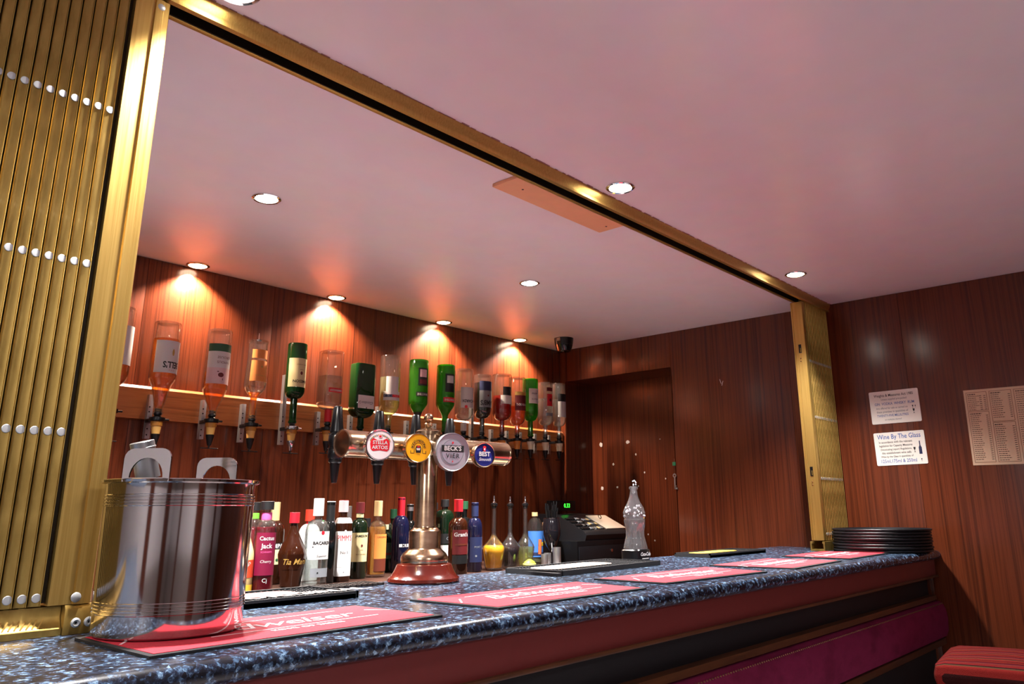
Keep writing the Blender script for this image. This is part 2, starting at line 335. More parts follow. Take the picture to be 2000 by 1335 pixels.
# dome camera
p = at(1097, 659, 'z', CEIL)
dc = empty('dome_camera', (3.87, 3.13, CEIL)); tag(dc, 'black dome security camera hanging from the ceiling in the back corner', 'security camera')
finish('housing', lathe([(0, -.045), (.057, -.045), (.060, -.03), (.063, 0), (0, 0)], 32), mblack, dc)
finish('dome', lathe([(0, -.092), (.03, -.091), (.044, -.084), (.053, -.06), (.0565, -.0445), (0, -.0445)], 32), mat('dome_glass', (12, 12, 14), .08, coat=.6), dc)
tag(finish('sticker', B(-.064, -.058, -.02, .006, -.024, -.004), mat('grey_sticker', (150, 140, 136), .4), dc), 'pale sticker')

# ------------------------------------------------------------------ folding brass shutter
TR = dict(y0=1.512, y1=1.574)
tk = empty('ceiling_track', (2.3, 1.54, CEIL)); tag(tk, 'long brass-coloured shutter track running along the ceiling above the counter', 'track')
def T(name, bm, m, par): bm.transform(Matrix.Translation(-Vector(par.location))); return finish(name, bm, m, par)
T('outer_flange', prism([(1.506, 2.359), (1.506, 2.372), (1.498, 2.388), (1.498, 2.3995), (1.512, 2.3995), (1.520, 2.359)], 'x', -1.2, 4.168), mgold, tk)
T('channel', B(-1.2, 4.168, 1.52, 1.559, 2.392, 2.3995), mat('dark_bronze', (46, 38, 26), .4, .6), tk)
T('channel', B(-1.2, 4.168, 1.556, 1.559, 2.36, 2.392), MATS['dark_bronze'], tk)
T('inner_flange', B(-1.2, 4.168, 1.5592, 1.574, 2.359, 2.3995, bev=.001), mgold, tk)
mcrack = mat('flaking_paint', (150, 110, 104), .8)
bm = bmesh.new(); x = -.2
while x < 4.15:
    l = random.uniform(.01, .05); box(bm, x, x + l, 1.4975 - random.uniform(.001, .005), 1.4985, CEIL - .0012, CEIL + .001); x += l + random.uniform(0, .03)
T('sealant_edge', bm, mcrack, tk)['kind'] = 'stuff'

PITCH = .0207
def make_slat(z0, z1, rivets, zr):
    # shallow folded strip: face, right-hand lip turned forward, left return
    W = .0152
    pts = [(0, 1.5235), (W - .0013, 1.5215), (W - .0007, 1.5185), (W, 1.5180), (W + .0004, 1.5255), (0, 1.5275), (-.001, 1.5400), (-.0022, 1.5400), (-.0012, 1.5245)]
    s = finish('slat', prism(pts, 'z', z0, z1), mgold2)
    for z in rivets:
        bm = lathe([(0, 0), (.0072, 0), (.0072, .0016), (.0064, .0021), (0, .0023)], 20, mtx=None); bm.transform(Matrix.Translation((.0086, 1.5220, z)) @ Matrix.Rotation(PI / 2, 4, 'X') @ Matrix.Rotation(0, 4, 'Z'))
        finish('rivet', bm, mrivet, s, smooth=15)
    return s
def gap_shade(t, x0, x1, z0, z1): T('gap_shade_sheet', B(x0, x1, 1.541, 1.5425, z0, z1), MATS['dark_bronze'], t)  # dark sheet put in to stand for the shade between slats
def shutter(name, label, xs, zr, z0, z1):
    t = empty(name, (xs[0], 1.54, 1.128)); tag(t, label, 'shutter', 'gold concertina shutter stacks')
    s0 = make_slat(z0, z1, zr, 0); first = True
    for x in xs:
        s = s0 if first else copy_tree(s0)
        first = False; s.parent = t; s.location = (x - t.location.x, -1.54, -1.128)
    gap_shade(t, min(xs) - .004, max(xs) + .02, z0, z1)
    return t
sl = shutter('folding_shutter', 'gold slatted concertina shutter folded back at the left edge, nearest the camera', [.4835 - PITCH * k for k in range(15)], [2.078, 1.766, 1.46, 1.189], 1.176, 2.39)
sr_ = shutter('folding_shutter', 'gold slatted concertina shutter folded against the right-hand wood wall', [3.846 + PITCH * k for k in range(15)], [2.05, 1.765, 1.465, 1.204], 1.176, 2.39)
def post(x0, left):
    t = empty('shutter_post', (x0, 1.54, 1.128))
    tag(t, 'wide gold aluminium post at the free edge of the left-hand shutter' if left else 'narrow gold aluminium post with latch slots at the free edge of the far right shutter', 'post')
    if left: pts = [(.0, 1.5135), (.036, 1.5135), (.0375, 1.509), (.0525, 1.509), (.0535, 1.5105), (.064, 1.5105), (.066, 1.513), (.066, 1.572), (0, 1.572)]
    else: pts = [(0, 1.515), (.022, 1.515), (.022, 1.572), (0, 1.5775), (-.003, 1.5765), (-.003, 1.571), (.0, 1.569), (.0, 1.560), (-.004, 1.558), (-.004, 1.517)]
    T('profile', prism([(x0 + a, b) for a, b in pts], 'z', 1.176, 2.352), mgold, t)
    if left:
        T('spine', B(x0 - .006, x0, 1.53, 1.56, 1.18, 2.35), MATS['dark_bronze'], t)
        for x, z, y in ((.548, 1.187, 1.509), (.556, 2.336, 1.5105)):
            bm = lathe([(0, 0), (.008, 0), (.008, .001), (.0065, .0022), (0, .0025)], 24); bm.transform(Matrix.Translation((x, y, z)) @ Matrix.Rotation(PI / 2, 4, 'X')); T('rivet', bm, mrivet, t)
    else:
        for z in (2.107, 1.498):
            T('latch_slot', B(x0 - .006, x0 - .0035, 1.538, 1.552, z - .022, z + .022), mblack, t)
            T('latch_tongue', B(x0 - .0065, x0 - .004, 1.540, 1.545, z - .018, z + .004), mgold2, t)
            for k in range(2):
                bm = lathe([(0, 0), (.004, 0), (.003, .002), (0, .0025)], 14); bm.transform(Matrix.Translation((x0 - .004, 1.546, z - .05 - .014 * k)) @ Matrix.Rotation(-PI / 2, 4, 'Y')); T('screw', bm, mbrass, t)
    return t
post(.508, True); post(3.822, False)
def bottom_track(x0, x1, left):
    t = empty('counter_track', (x0, 1.54, 1.128))
    tag(t, 'gold shutter track fixed to the counter at the left, under the near slats' if left else 'short gold U-shaped shutter track on the counter beneath the far right post', 'track')
    if left:
        T('rail', prism([(1.513, 1.1285), (1.513, 1.139), (1.5185, 1.1415), (1.527, 1.157), (1.5265, 1.1735), (1.5305, 1.1745), (1.5325, 1.140), (1.556, 1.140), (1.558, 1.1735), (1.574, 1.1735), (1.574, 1.1285)], 'x', x0, .5335), mgold2, t)
        n = 44
        for k in range(n):   # drainage ribs on the sloping face
            xx = .50 - k * .0085
            if xx < x0 + .01: break
            bm = B(-.0011, .0011, -.0008, .0006, 0, .0172); bm.transform(Matrix.Translation((xx, 1.5185, 1.1418)) @ Matrix.Rotation(-.48, 4, 'X') @ Matrix.Rotation(.5, 4, 'Y')); T('rib', bm, mgold, t)
        T('end_bracket', prism([(1.509, 1.1285), (1.509, 1.168), (1.513, 1.175), (1.528, 1.175), (1.528, 1.136), (1.560, 1.136), (1.560, 1.175), (1.576, 1.175), (1.576, 1.1285)], 'x', .5345, x1), mgold2, t)
        for x in (.553, .5735):
            bm = lathe([(0, .0006), (.002, .0006), (.0022, .0022), (.005, .0034), (.0076, .002), (.008, 0), (0, 0)], 24); bm.transform(Matrix.Translation((x, 1.509, 1.1465)) @ Matrix.Rotation(PI / 2, 4, 'X')); T('rivet', bm, mrivet, t)
            bm = lathe([(0, .0), (.0022, .0), (.0022, .001), (0, .001)], 10); bm.transform(Matrix.Translation((x, 1.5084, 1.1465)) @ Matrix.Rotation(PI / 2, 4, 'X')); T('rivet_hole', bm, mblack, t)
    else:
        T('rail', prism([(1.508, 1.1285), (1.508, 1.172), (1.519, 1.172), (1.519, 1.162), (1.515, 1.162), (1.515, 1.137), (1.571, 1.137), (1.571, 1.162), (1.567, 1.162), (1.567, 1.172), (1.578, 1.172), (1.578, 1.1285)], 'x', x0, x1), mgold2, t)
bottom_track(-.5, .584, True); bottom_track(3.80, 4.168, False)

# ------------------------------------------------------------------ the counter
CT = 1.128
bc = empty('bar_counter', (1.8, 1.5, 0)); tag(bc, 'long bar counter with speckled dark blue laminate top and magenta padded front', 'counter')
pts = [(1.905, CT - .038), (1.905, CT)]
for i in range(13):
    a = math.radians(90 + i * 15); pts.append((1.123 + .019 * math.cos(a) * 1.1, CT - .019 + .019 * math.sin(a)))
T('worktop', prism(pts, 'x', -1.6, 4.168), mcounter, bc)
jp = []
for a in range(13): jp.append((1.123 + .0197 * math.cos(math.radians(90 + a * 15)) * 1.1, CT - .019 + .0197 * math.sin(math.radians(90 + a * 15))))
bm = bmesh.new(); pth = [(1.9, CT + .0007)] + jp
for (y0, z0), (y1, z1) in zip(pth, pth[1:]):
    sl0 = (.0 - (1.9 - y0) * 0, )
    xa, xb = 4.04 - (1.9 - y0) * .09, 4.04 - (1.9 - y1) * .09
    v = [bm.verts.new(c) for c in ((xa, y0, z0), (xa + .004, y0, z0), (xb + .004, y1, z1), (xb, y1, z1))]; bm.faces.new(v)
T('joint_strip', bm, mbrush, bc)
T('fascia', B(-1.6, 4.145, 1.128, 1.16, 1.020, CT - .038), mmaroon, bc)
T('moulding', B(-1.6, 4.15, 1.118, 1.16, 1.011, 1.020, bev=.002), mstripwood, bc)
T('recessed_band', B(-1.6, 4.12, 1.165, 1.20, .60, 1.011), mdark, bc)
T('moulding', prism([(1.145, .905), (1.133, .912), (1.137, .930), (1.165, .932), (1.165, .905)], 'x', -1.6, 4.13), mstripwood, bc)
pp = [(1.165, .905), (1.135, .905), (1.118, .897), (1.106, .87), (1.102, .83), (1.106, .78), (1.116, .755), (1.135, .747), (1.165, .747)]
pad = T('padded_panel', prism(pp, 'x', -1.6, 4.15), mvelvet, bc)
stud = finish('stud', lathe([(0, .0022), (.002, .002), (.0036, 0), (0, 0)], 8), mat('dull_brass_stud', (120, 80, 60), .35, .8))
stud.parent = pad; stud.rotation_euler = (PI / 2, 0, 0); x = 1.05; k = 0
while x < 4.14:
    s = stud if k == 0 else stud.copy()
    if k: COL.objects.link(s)
    s.parent = pad; s.location = (x - 1.8, 1.1165 - 1.5, .896); s.rotation_euler = (math.radians(62), 0, 0); x += .0145; k += 1
T('moulding', B(-1.6, 4.14, 1.118, 1.165, .722, .747, bev=.003), mstripwood, bc)
T('kickboard', B(-1.6, 4.12, 1.18, 1.21, 0, .722), mdark, bc)
T('carcass', B(-1.6, 4.12, 1.21, 1.88, .0, 1.09), mdark, bc)
# back bar
bb = empty('back_bar', (1.8, 3.0, 0)); tag(bb, 'low back bar shelf along the wood wall behind the counter, holding bottles and till', 'counter')
BB = 1.04
T('worktop', B(-1.6, 4.165, 2.62, 3.41, BB - .03, BB, bev=.004), mat('brown_worktop', (58, 36, 28), .35), bb)
T('cupboards', B(-1.6, 4.16, 2.66, 3.40, 0, BB - .03), mdark, bb)

# ------------------------------------------------------------------ bar mats
def quad_mat(name, label, cs, t, base, face, group, inset=.012, lip=0, z=CT):
    c = sum((Vector((a, b, 0)) for a, b in cs), Vector()) / 4
    o = empty(name, (c.x, c.y, z)); tag(o, label, 'bar mat', group)
    def q(off, z0, z1):
        pts = [(a - c.x, b - c.y) for a, b in cs]; pts = [(a * (1 - off / .3), b * (1 - off / .13)) for a, b in pts]
        return prism(pts, 'z', z0, z1)
    finish('rubber_base', q(0, .0002, t), base, o, smooth=0)
    if face: finish('printed_face', q(inset, t, t + .0008), face, o, smooth=0)
    return o, c
mrdmat = ramp_mat('red_mat_fabric', [(.3, (176, 20, 40)), (.7, (206, 40, 58))], (160, 160, 160), rough=.75, bump=.8, fine=900)
mscript = mat('pale_script', (240, 196, 200), .7)
def beer_mat(label, cs, i):
    o, c = quad_mat('bar_runner', label, cs, .004, mrubber, mrdmat, 'red bar runners on the counter')
    ux = Vector((cs[2][0] - cs[1][0], cs[2][1] - cs[1][1], 0)); L = ux.length; ux.normalize(); uy = Vector((-ux.y, ux.x, 0)); pf = o.children[-1]
    zz = .0054
    textobj('lettering', 'Budweiser', .088, flat((0, .012, zz), ux, uy), mscript, pf, shear=.4, bold=.0, space=.9)
    textobj('lettering', 'KING OF BEERS', .021, flat(Vector((.03, -.062, zz)), ux, uy), mscript, pf, bold=.01)
    for (a, b, w_, h_, r) in ((-.0, .072, .36, .004, .03), (.03, -.040, .34, .004, .03), (-.24, .02, .07, .004, .9), (.245, .03, .05, .004, -.8)):
        bm = B(-w_ / 2, w_ / 2, -h_ / 2, h_ / 2, zz - .0004, zz); bm.transform(Matrix.Translation((a, b, 0)) @ Matrix.Rotation(math.atan2(ux.y, ux.x) + r, 4, 'Z')); finish('ribbon_line', bm, mscript, pf, smooth=0)
beer_mat('red beer bar runner under the steel ice bucket', [(.53, 1.441), (.532, 1.175), (1.085, 1.185), (1.08, 1.452)], 0)
beer_mat('red beer bar runner in front of the brass beer tap', [(1.222, 1.444), (1.232, 1.177), (1.765, 1.17), (1.80, 1.425)], 1)
beer_mat('red bar runner, third from the left, washed pale by lamp glare', [(1.91, 1.446), (1.906, 1.20), (2.45, 1.165), (2.515, 1.425)], 2)
beer_mat('red beer bar runner, second from the far end of the counter', [(2.6, 1.455), (2.626, 1.15), (3.11, 1.175), (3.08, 1.47)], 3)
beer_mat('red beer bar runner furthest away, beside the stack of black trays', [(3.27, 1.487), (3.25, 1.187), (3.76, 1.205), (3.73, 1.5)], 4)
def drip(label, cs, colm, word, wm, gold=False):
    o, c = quad_mat('drip_mat', label, cs, .010, mrubber, None, 'black rubber drip mats')
    # nibbed field and raised rim, one joined mesh
    W_ = abs(cs[2][0] - cs[1][0]); H_ = abs(cs[0][1] - cs[1][1]); ang = math.atan2(cs[2][1] - cs[1][1], cs[2][0] - cs[1][0])
    bm = bmesh.new()
    for i in range(int(W_ / .016)):
        for j in range(int(H_ / .016)):
            cyl(bm, (-W_ / 2 + .012 + i * .016, -H_ / 2 + .012 + j * .016, .010), (-W_ / 2 + .012 + i * .016, -H_ / 2 + .012 + j * .016, .0135), .004, .003, 5)
    bm.transform(Matrix.Rotation(ang, 4, 'Z')); finish('nib_field', bm, mrubber, o, smooth=0)['kind'] = 'stuff'
    for x0, x1, y0, y1 in ((-W_ / 2, W_ / 2, -H_ / 2, -H_ / 2 + .006), (-W_ / 2, W_ / 2, H_ / 2 - .006, H_ / 2), (-W_ / 2, -W_ / 2 + .006, -H_ / 2, H_ / 2), (W_ / 2 - .006, W_ / 2, -H_ / 2, H_ / 2)):
        bm = B(x0, x1, y0, y1, .0002, .016); bm.transform(Matrix.Rotation(ang, 4, 'Z')); finish('rim', bm, mrubber, o)
    f = flat((0, 0, .0142), (math.cos(ang), math.sin(ang), 0), (-math.sin(ang), math.cos(ang), 0))
    if colm: finish('logo_patch', quadpatch(lambda a, b: f(a - W_ * .12, b + H_ * .05), W_ * .62, H_ * .5, .0008, r=H_ * .2), colm, o)
    if word: textobj('lettering', word, H_ * .36, lambda a, b: f(a - W_ * .1, b - H_ * .22) + Vector((0, 0, .0012)), wm, o, bold=.03)
drip('black rubber drip mat with pale printed lettering, between bucket and brass tap', [(.86, 1.80), (.86, 1.60), (1.19, 1.60), (1.22, 1.80)], mat('pink_print', (150, 96, 90), .7), 'WKD ORIGINAL', mat('mat_lettering', (150, 140, 136), .7))
drip('black rubber drip mat with big cream oval, in front of the till', [(1.95, 1.83), (1.93, 1.60), (2.53, 1.63), (2.58, 1.85)], mat('cream_oval', (206, 180, 162), .6), '', mwhite)
drip('black rubber drip mat with yellow and white print, furthest along the counter', [(3.03, 1.86), (3.03, 1.69), (3.55, 1.69), (3.56, 1.86)], mat('yellow_print', (226, 176, 60), .6), 'SPIRITS'[:0], mwhite)
# open grid mat at the rear edge
bm = bmesh.new()
for i in range(42): box(bm, .70 + i * .018, .703 + i * .018, 1.815, 1.9, 0, .006)
for j in range(6): box(bm, .70, 1.443, 1.815 + j * .0165, 1.818 + j * .0165, 0, .006)
bm.transform(Matrix.Translation((0, 0, CT + .0003)))
tag(finish('grid_mat', bm, mat('dark_grid_rubber', (38, 30, 28), .5), smooth=0), 'dark open-grid rubber mat along the rear edge of the counter', 'bar mat', kind='thing')
# ------------------------------------------------------------------ bottles
def profile(H, R, rn, fb, fn, style='round', lip=True):
    zb, zn = H * fb, H * fn; p = [(0, .004), (R * .55, .003), (R * .84, 0), (R * .95, .0015), (R, .007)]
    if style == 'waist': p += [(R * .93, zb * .35), (R * .9, zb * .55), (R * .95, zb * .8)]
    if style == 'bulge': p = [(0, .004), (R * .8, 0), (R * .93, .003), (R * .93, .012), (R * .86, .02), (R * .87, zb * .4), (R * .97, zb * .8)]
    if style == 'onion': p = [(0, .004), (R * .6, 0), (R * .7, .004), (R * .78, zb * .3), (R * .95, zb * .8)]
    if style == 'carafe': p = [(0, .004), (R * .62, 0), (R * .7, .004), (R * .84, zb * .4), (R * .97, zb * .8)]
    if style == 'step': p += [(R, zb), (R * .97, zb + .004), (R * .74, zn - .004), (R * .70, zn), (R * .66, zn + .01), (rn * 1.25, H * .90), (rn, H * .94)]
    k = 8
    for i in range(0 if style == 'step' else k + 1):
        t = i / k
        if style in ('cone', 'bulge'): s = t * t * (3 - 2 * t); r = R + (rn - R) * s; z = zb + (zn - zb) * t
        elif style == 'sharp': r = R + (rn - R) * t; z = zb + (zn - zb) * t
        elif style in ('carafe', 'onion'): s = t ** .55; r = rn + (R - rn) * (1 - t) ** 2.3 * (1 + 1.5 * t); z = zb + (zn - zb) * t ** .9
        else: r = rn + (R - rn) * math.cos(t * PI / 2); z = zb + (zn - zb) * (math.sin(t * PI / 2) * .85 + .15 * t)
        p.append((r, z))
    if lip: p += [(rn, H - .012), (rn * 1.15, H - .011), (rn * 1.15, H - .002), (rn, H)]
    else: p += [(rn, H)]
    q = [p[0]]
    for a in p[1:]:
        q.append((a[0], max(a[1], q[-1][1] + 1e-5)) if a[1] > .008 else a)
    return q
def rad(p, z):
    for (r0, z0), (r1, z1) in zip(p[2:], p[3:]):
        if z0 <= z <= z1: return r0 + (r1 - r0) * (z - z0) / max(1e-9, z1 - z0)
    return p[-1][0] if z > p[-1][1] else p[3][0]
def clip(p, a, b, d):
    zs = [a] + [z for r, z in p[3:] if a + .0004 < z < b - .0004] + [b]
    q = [(0, a)] + [(max(.001, rad(p, z) - d), z + (i == 0) * 0) for i, z in enumerate(zs)] + [(0, b)]
    return q
def wrap(p, cdeg, n, sx, sy, eps):
    c = math.radians(cdeg); R0 = max(r for r, z in p)
    def f(u, v):
        r = rad(p, v) + eps; x, y = sect(c + u / R0, r, n, sx, sy); return (x, y, v)
    return f
def bottle(name, label, group, loc, H, R, rn, fb, fn, style='round', n=2, sx=1, sy=1, g=None, liq=None, caps=(), labels=(), inv=False, rz=0, seg=28, cat='bottle'):
    p = profile(H, R, rn, fb, fn, style); nk = rn * 1.2; g = g or gclear; clear = g in (gclear, ggreen, gdgreen)
    if clear:
        th = min(.0028, rn * .25); a = [x for x in p[:-2]] if 0 else p
        inner = [(max(r - th, .0008), z) for r, z in reversed(p) if z > .012] ; inner = [(rn - th, H)] + [(rn - th, H - .003)] + [q for q in inner if q[1] < H - .013] + [(R * .8, .0085), (0, .010)]
        b = finish(name, lathe(a + inner, seg, n, sx, sy, nneck=nk), g)
    else: b = finish(name, lathe(p + [(0, H)], seg, n, sx, sy, nneck=nk), g)
    tag(b, label, cat, group)
    b.location = loc; b.rotation_euler = (0, PI, 0) if inv else (0, 0, 0)
    if rz: b.rotation_euler[2] = rz
    if liq and clear:
        za, zb, lm = liq; th = min(.0028, rn * .25)
        finish('liquid', lathe(clip(p, max(.0125, za * H), zb * H, th + .0005), seg, n, sx, sy, nneck=nk), lm, b)
    for (z0, z1, kr, m) in caps:
        finish('cap' if z1 > .97 else 'neck_sleeve', lathe([(0, z0 * H), (kr * rn, z0 * H), (kr * rn * 1.0, z1 * H - .001), (kr * rn * .94, z1 * H), (0, z1 * H)], 24) if z1 > .97 else
               lathe([(kr * rn, z0 * H), (kr * rn, z1 * H)], 24) if 0 else lathe([(rad(p, z0 * H) + .0006, z0 * H)] + [(rad(p, (z0 + (z1 - z0) * k / 6) * H) + .0008, (z0 + (z1 - z0) * k / 6) * H) for k in range(1, 6)] + [(rad(p, z1 * H) + .0006, z1 * H)], 24) if z1 <= .97 else None, m, b)
    for L in labels:
        z0, z1, hd, m, cd = L[:5]; texts = L[5] if len(L) > 5 else ()
        c0 = math.radians(cd); bm = bmesh.new(); rows = []; nz = 6; na = 14
        for i in range(nz + 1):
            z = H * (z0 + (z1 - z0) * i / nz); r = rad(p, z) + .0007
            rows.append([bm.verts.new((*sect(c0 + math.radians(hd) * (2 * j / na - 1), r, n, sx, sy), z)) for j in range(na + 1)])
        for r0, r1 in zip(rows, rows[1:]):
            for j in range(na): bm.faces.new((r0[j], r0[j + 1], r1[j + 1], r1[j]))
        lo = finish('label', bm, m, b); Wd = 2 * math.radians(hd) * R * (sx if n != 2 else 1)
        for t in texts:
            s, wf, vf, tm = t[:4]; o = t[4] if len(t) > 4 else {}
            if s in ('@disc', '@bar'):
                ff = wrap(p, cd, n, sx, sy, .0013); cu, rr, ry = o.get('u', 0) * Wd / 2, wf * Wd / 2, o.get('h', wf) * Wd / 2; cv = H * (z0 + (z1 - z0) * vf); bm = bmesh.new(); ctr = bm.verts.new(ff(cu, cv))
                bm.free(); bm = bmesh.new()
                pl = [(rr * math.cos(k * PI / 12), ry * math.sin(k * PI / 12)) for k in range(24)] if s == '@disc' else [(-rr, -ry), (rr, -ry), (rr, ry), (-rr, ry)]
                bm.faces.new([bm.verts.new((a_, b_, 0)) for a_, b_ in pl]); x_ = -rr + Wd / 14
                while x_ < rr:
                    bmesh.ops.bisect_plane(bm, geom=bm.verts[:] + bm.edges[:] + bm.faces[:], plane_co=(x_, 0, 0), plane_no=(1, 0, 0)); x_ += Wd / 14
                lf = .0003 * (o.get('z', 0)); ff = wrap(p, cd, n, sx, sy, .0013 + lf)
                for v_ in bm.verts: v_.co = Vector(ff(cu + v_.co.x, cv + v_.co.y))
                finish('printed_motif', bm, tm, lo, smooth=0); continue
            kw = {k: v for k, v in o.items() if k in ('shear', 'bold', 'space')}
            vs, _ = text_verts(s, 1, **kw)
            if not vs: continue
            wn = max(v[0] for v in vs) - min(v[0] for v in vs); size = Wd * wf / wn
            ff = wrap(p, cd, n, sx, sy, .0012); cv = H * (z0 + (z1 - z0) * vf); cu = o.get('u', 0) * Wd / 2; ro = o.get('rot', 0); st = o.get('tall', 1)
            fn_ = (lambda ff, cu, cv, ro, st: (lambda a, bb_: ff(cu + a * math.cos(ro) - bb_ * st * math.sin(ro), cv + a * math.sin(ro) + bb_ * st * math.cos(ro))))(ff, cu, cv, ro, st)
            textobj('lettering', s, size, fn_, tm, lo, cut=Wd / 14, **kw)
    return b
cr = lambda n_, *c: mat(n_, c, .5)
P = dict(blk=mink, wht=mwhite, crm=mcream, red=mred, gold=cr('gold_print', 176, 140, 70), org=cr('orange_label', 214, 132, 62), maroon=cr('maroon_label', 92, 20, 24), navy=cr('navy_label', 26, 34, 70), pinkw=cr('pink_white_label', 206, 172, 174),
         green=cr('green_label', 30, 78, 50), lime=cr('lime_print', 110, 200, 60), grey=cr('grey_label', 120, 124, 130), blue=cr('blue_label', 60, 110, 180), yel=cr('yellow_label', 236, 200, 50), kraft=cr('pale_yellow_label', 214, 206, 150), brn=cr('brown_print', 96, 40, 22), beige=cr('beige_foil', 206, 176, 124), pink=cr('pink_text', 214, 90, 150))
B8 = dict(bold=.02)
# ---- upside-down bottles on the wall optics
YO = 3.27
def optic(x, z, label, strip_top, silver=False, lever=True, core=None):
    t = empty('spirit_optic', (x, YO, z)); tag(t, label, 'optic dispenser', 'optic dispensers on the wall rail')
    finish('mounting_strip', B(-.006, .014, .084, .107, -.075, strip_top - z, bev=.001), mbrush, t)
    for k, dz in enumerate((-.06, -.035, .035, .055)):
        bm = lathe([(0, 0), (.0032, 0), (.0032, .0006), (0, .0006)], 12); bm.transform(Matrix.Translation((.0, .0838, dz)) @ Matrix.Rotation(PI / 2, 4, 'X')); finish('screw_hole', bm, mblack, t)
    bm = B(-.012, .012, .02, .085, -.012, .004, bev=.002); finish('bracket_arm', bm, mblack, t)
    bm = lathe([(.014, -.010), (.030, -.010), (.031, -.002), (.030, .004), (.014, .005)], 28); cyl(bm, (-.02, -.006, -.003), (.045, -.006, -.003), .0045); finish('clamp', bm, mchrome if silver else mblack, t)
    finish('stopper', lathe([(0, .0), (.015, 0), (.0155, .008), (.012, .012), (.0155, .016), (.0155, .024), (.012, .028), (.014, .036), (.010, .042), (0, .042)], 20), mblack, t)
    finish('chamber', lathe([(.0185, -.012), (.0235, -.012), (.0225, -.030), (.0185, -.030)], 24), core or mat('amber_rim', (176, 120, 50), .2), t)
    finish('measure', lathe([(0, -.062), (.0155, -.062), (.0195, -.030), (.0195, -.012), (0, -.012)], 20), core or mat('amber_measure', (224, 176, 96), .35), t)
    finish('nozzle', lathe([(0, -.108), (.008, -.108), (.011, -.095), (.0175, -.068), (.0175, -.062), (0, -.062)], 20), mchrome if silver else mblack, t)
    bm = cyl(bmesh.new(), (0, 0, -.118), (0, 0, -.106), .003); cyl(bm, (-.036, .0, -.119), (.04, 0, -.119), .0022); finish('lever', bm, mblack, t)
    return t
mw2 = mat('cream_measure', (232, 224, 196), .35)
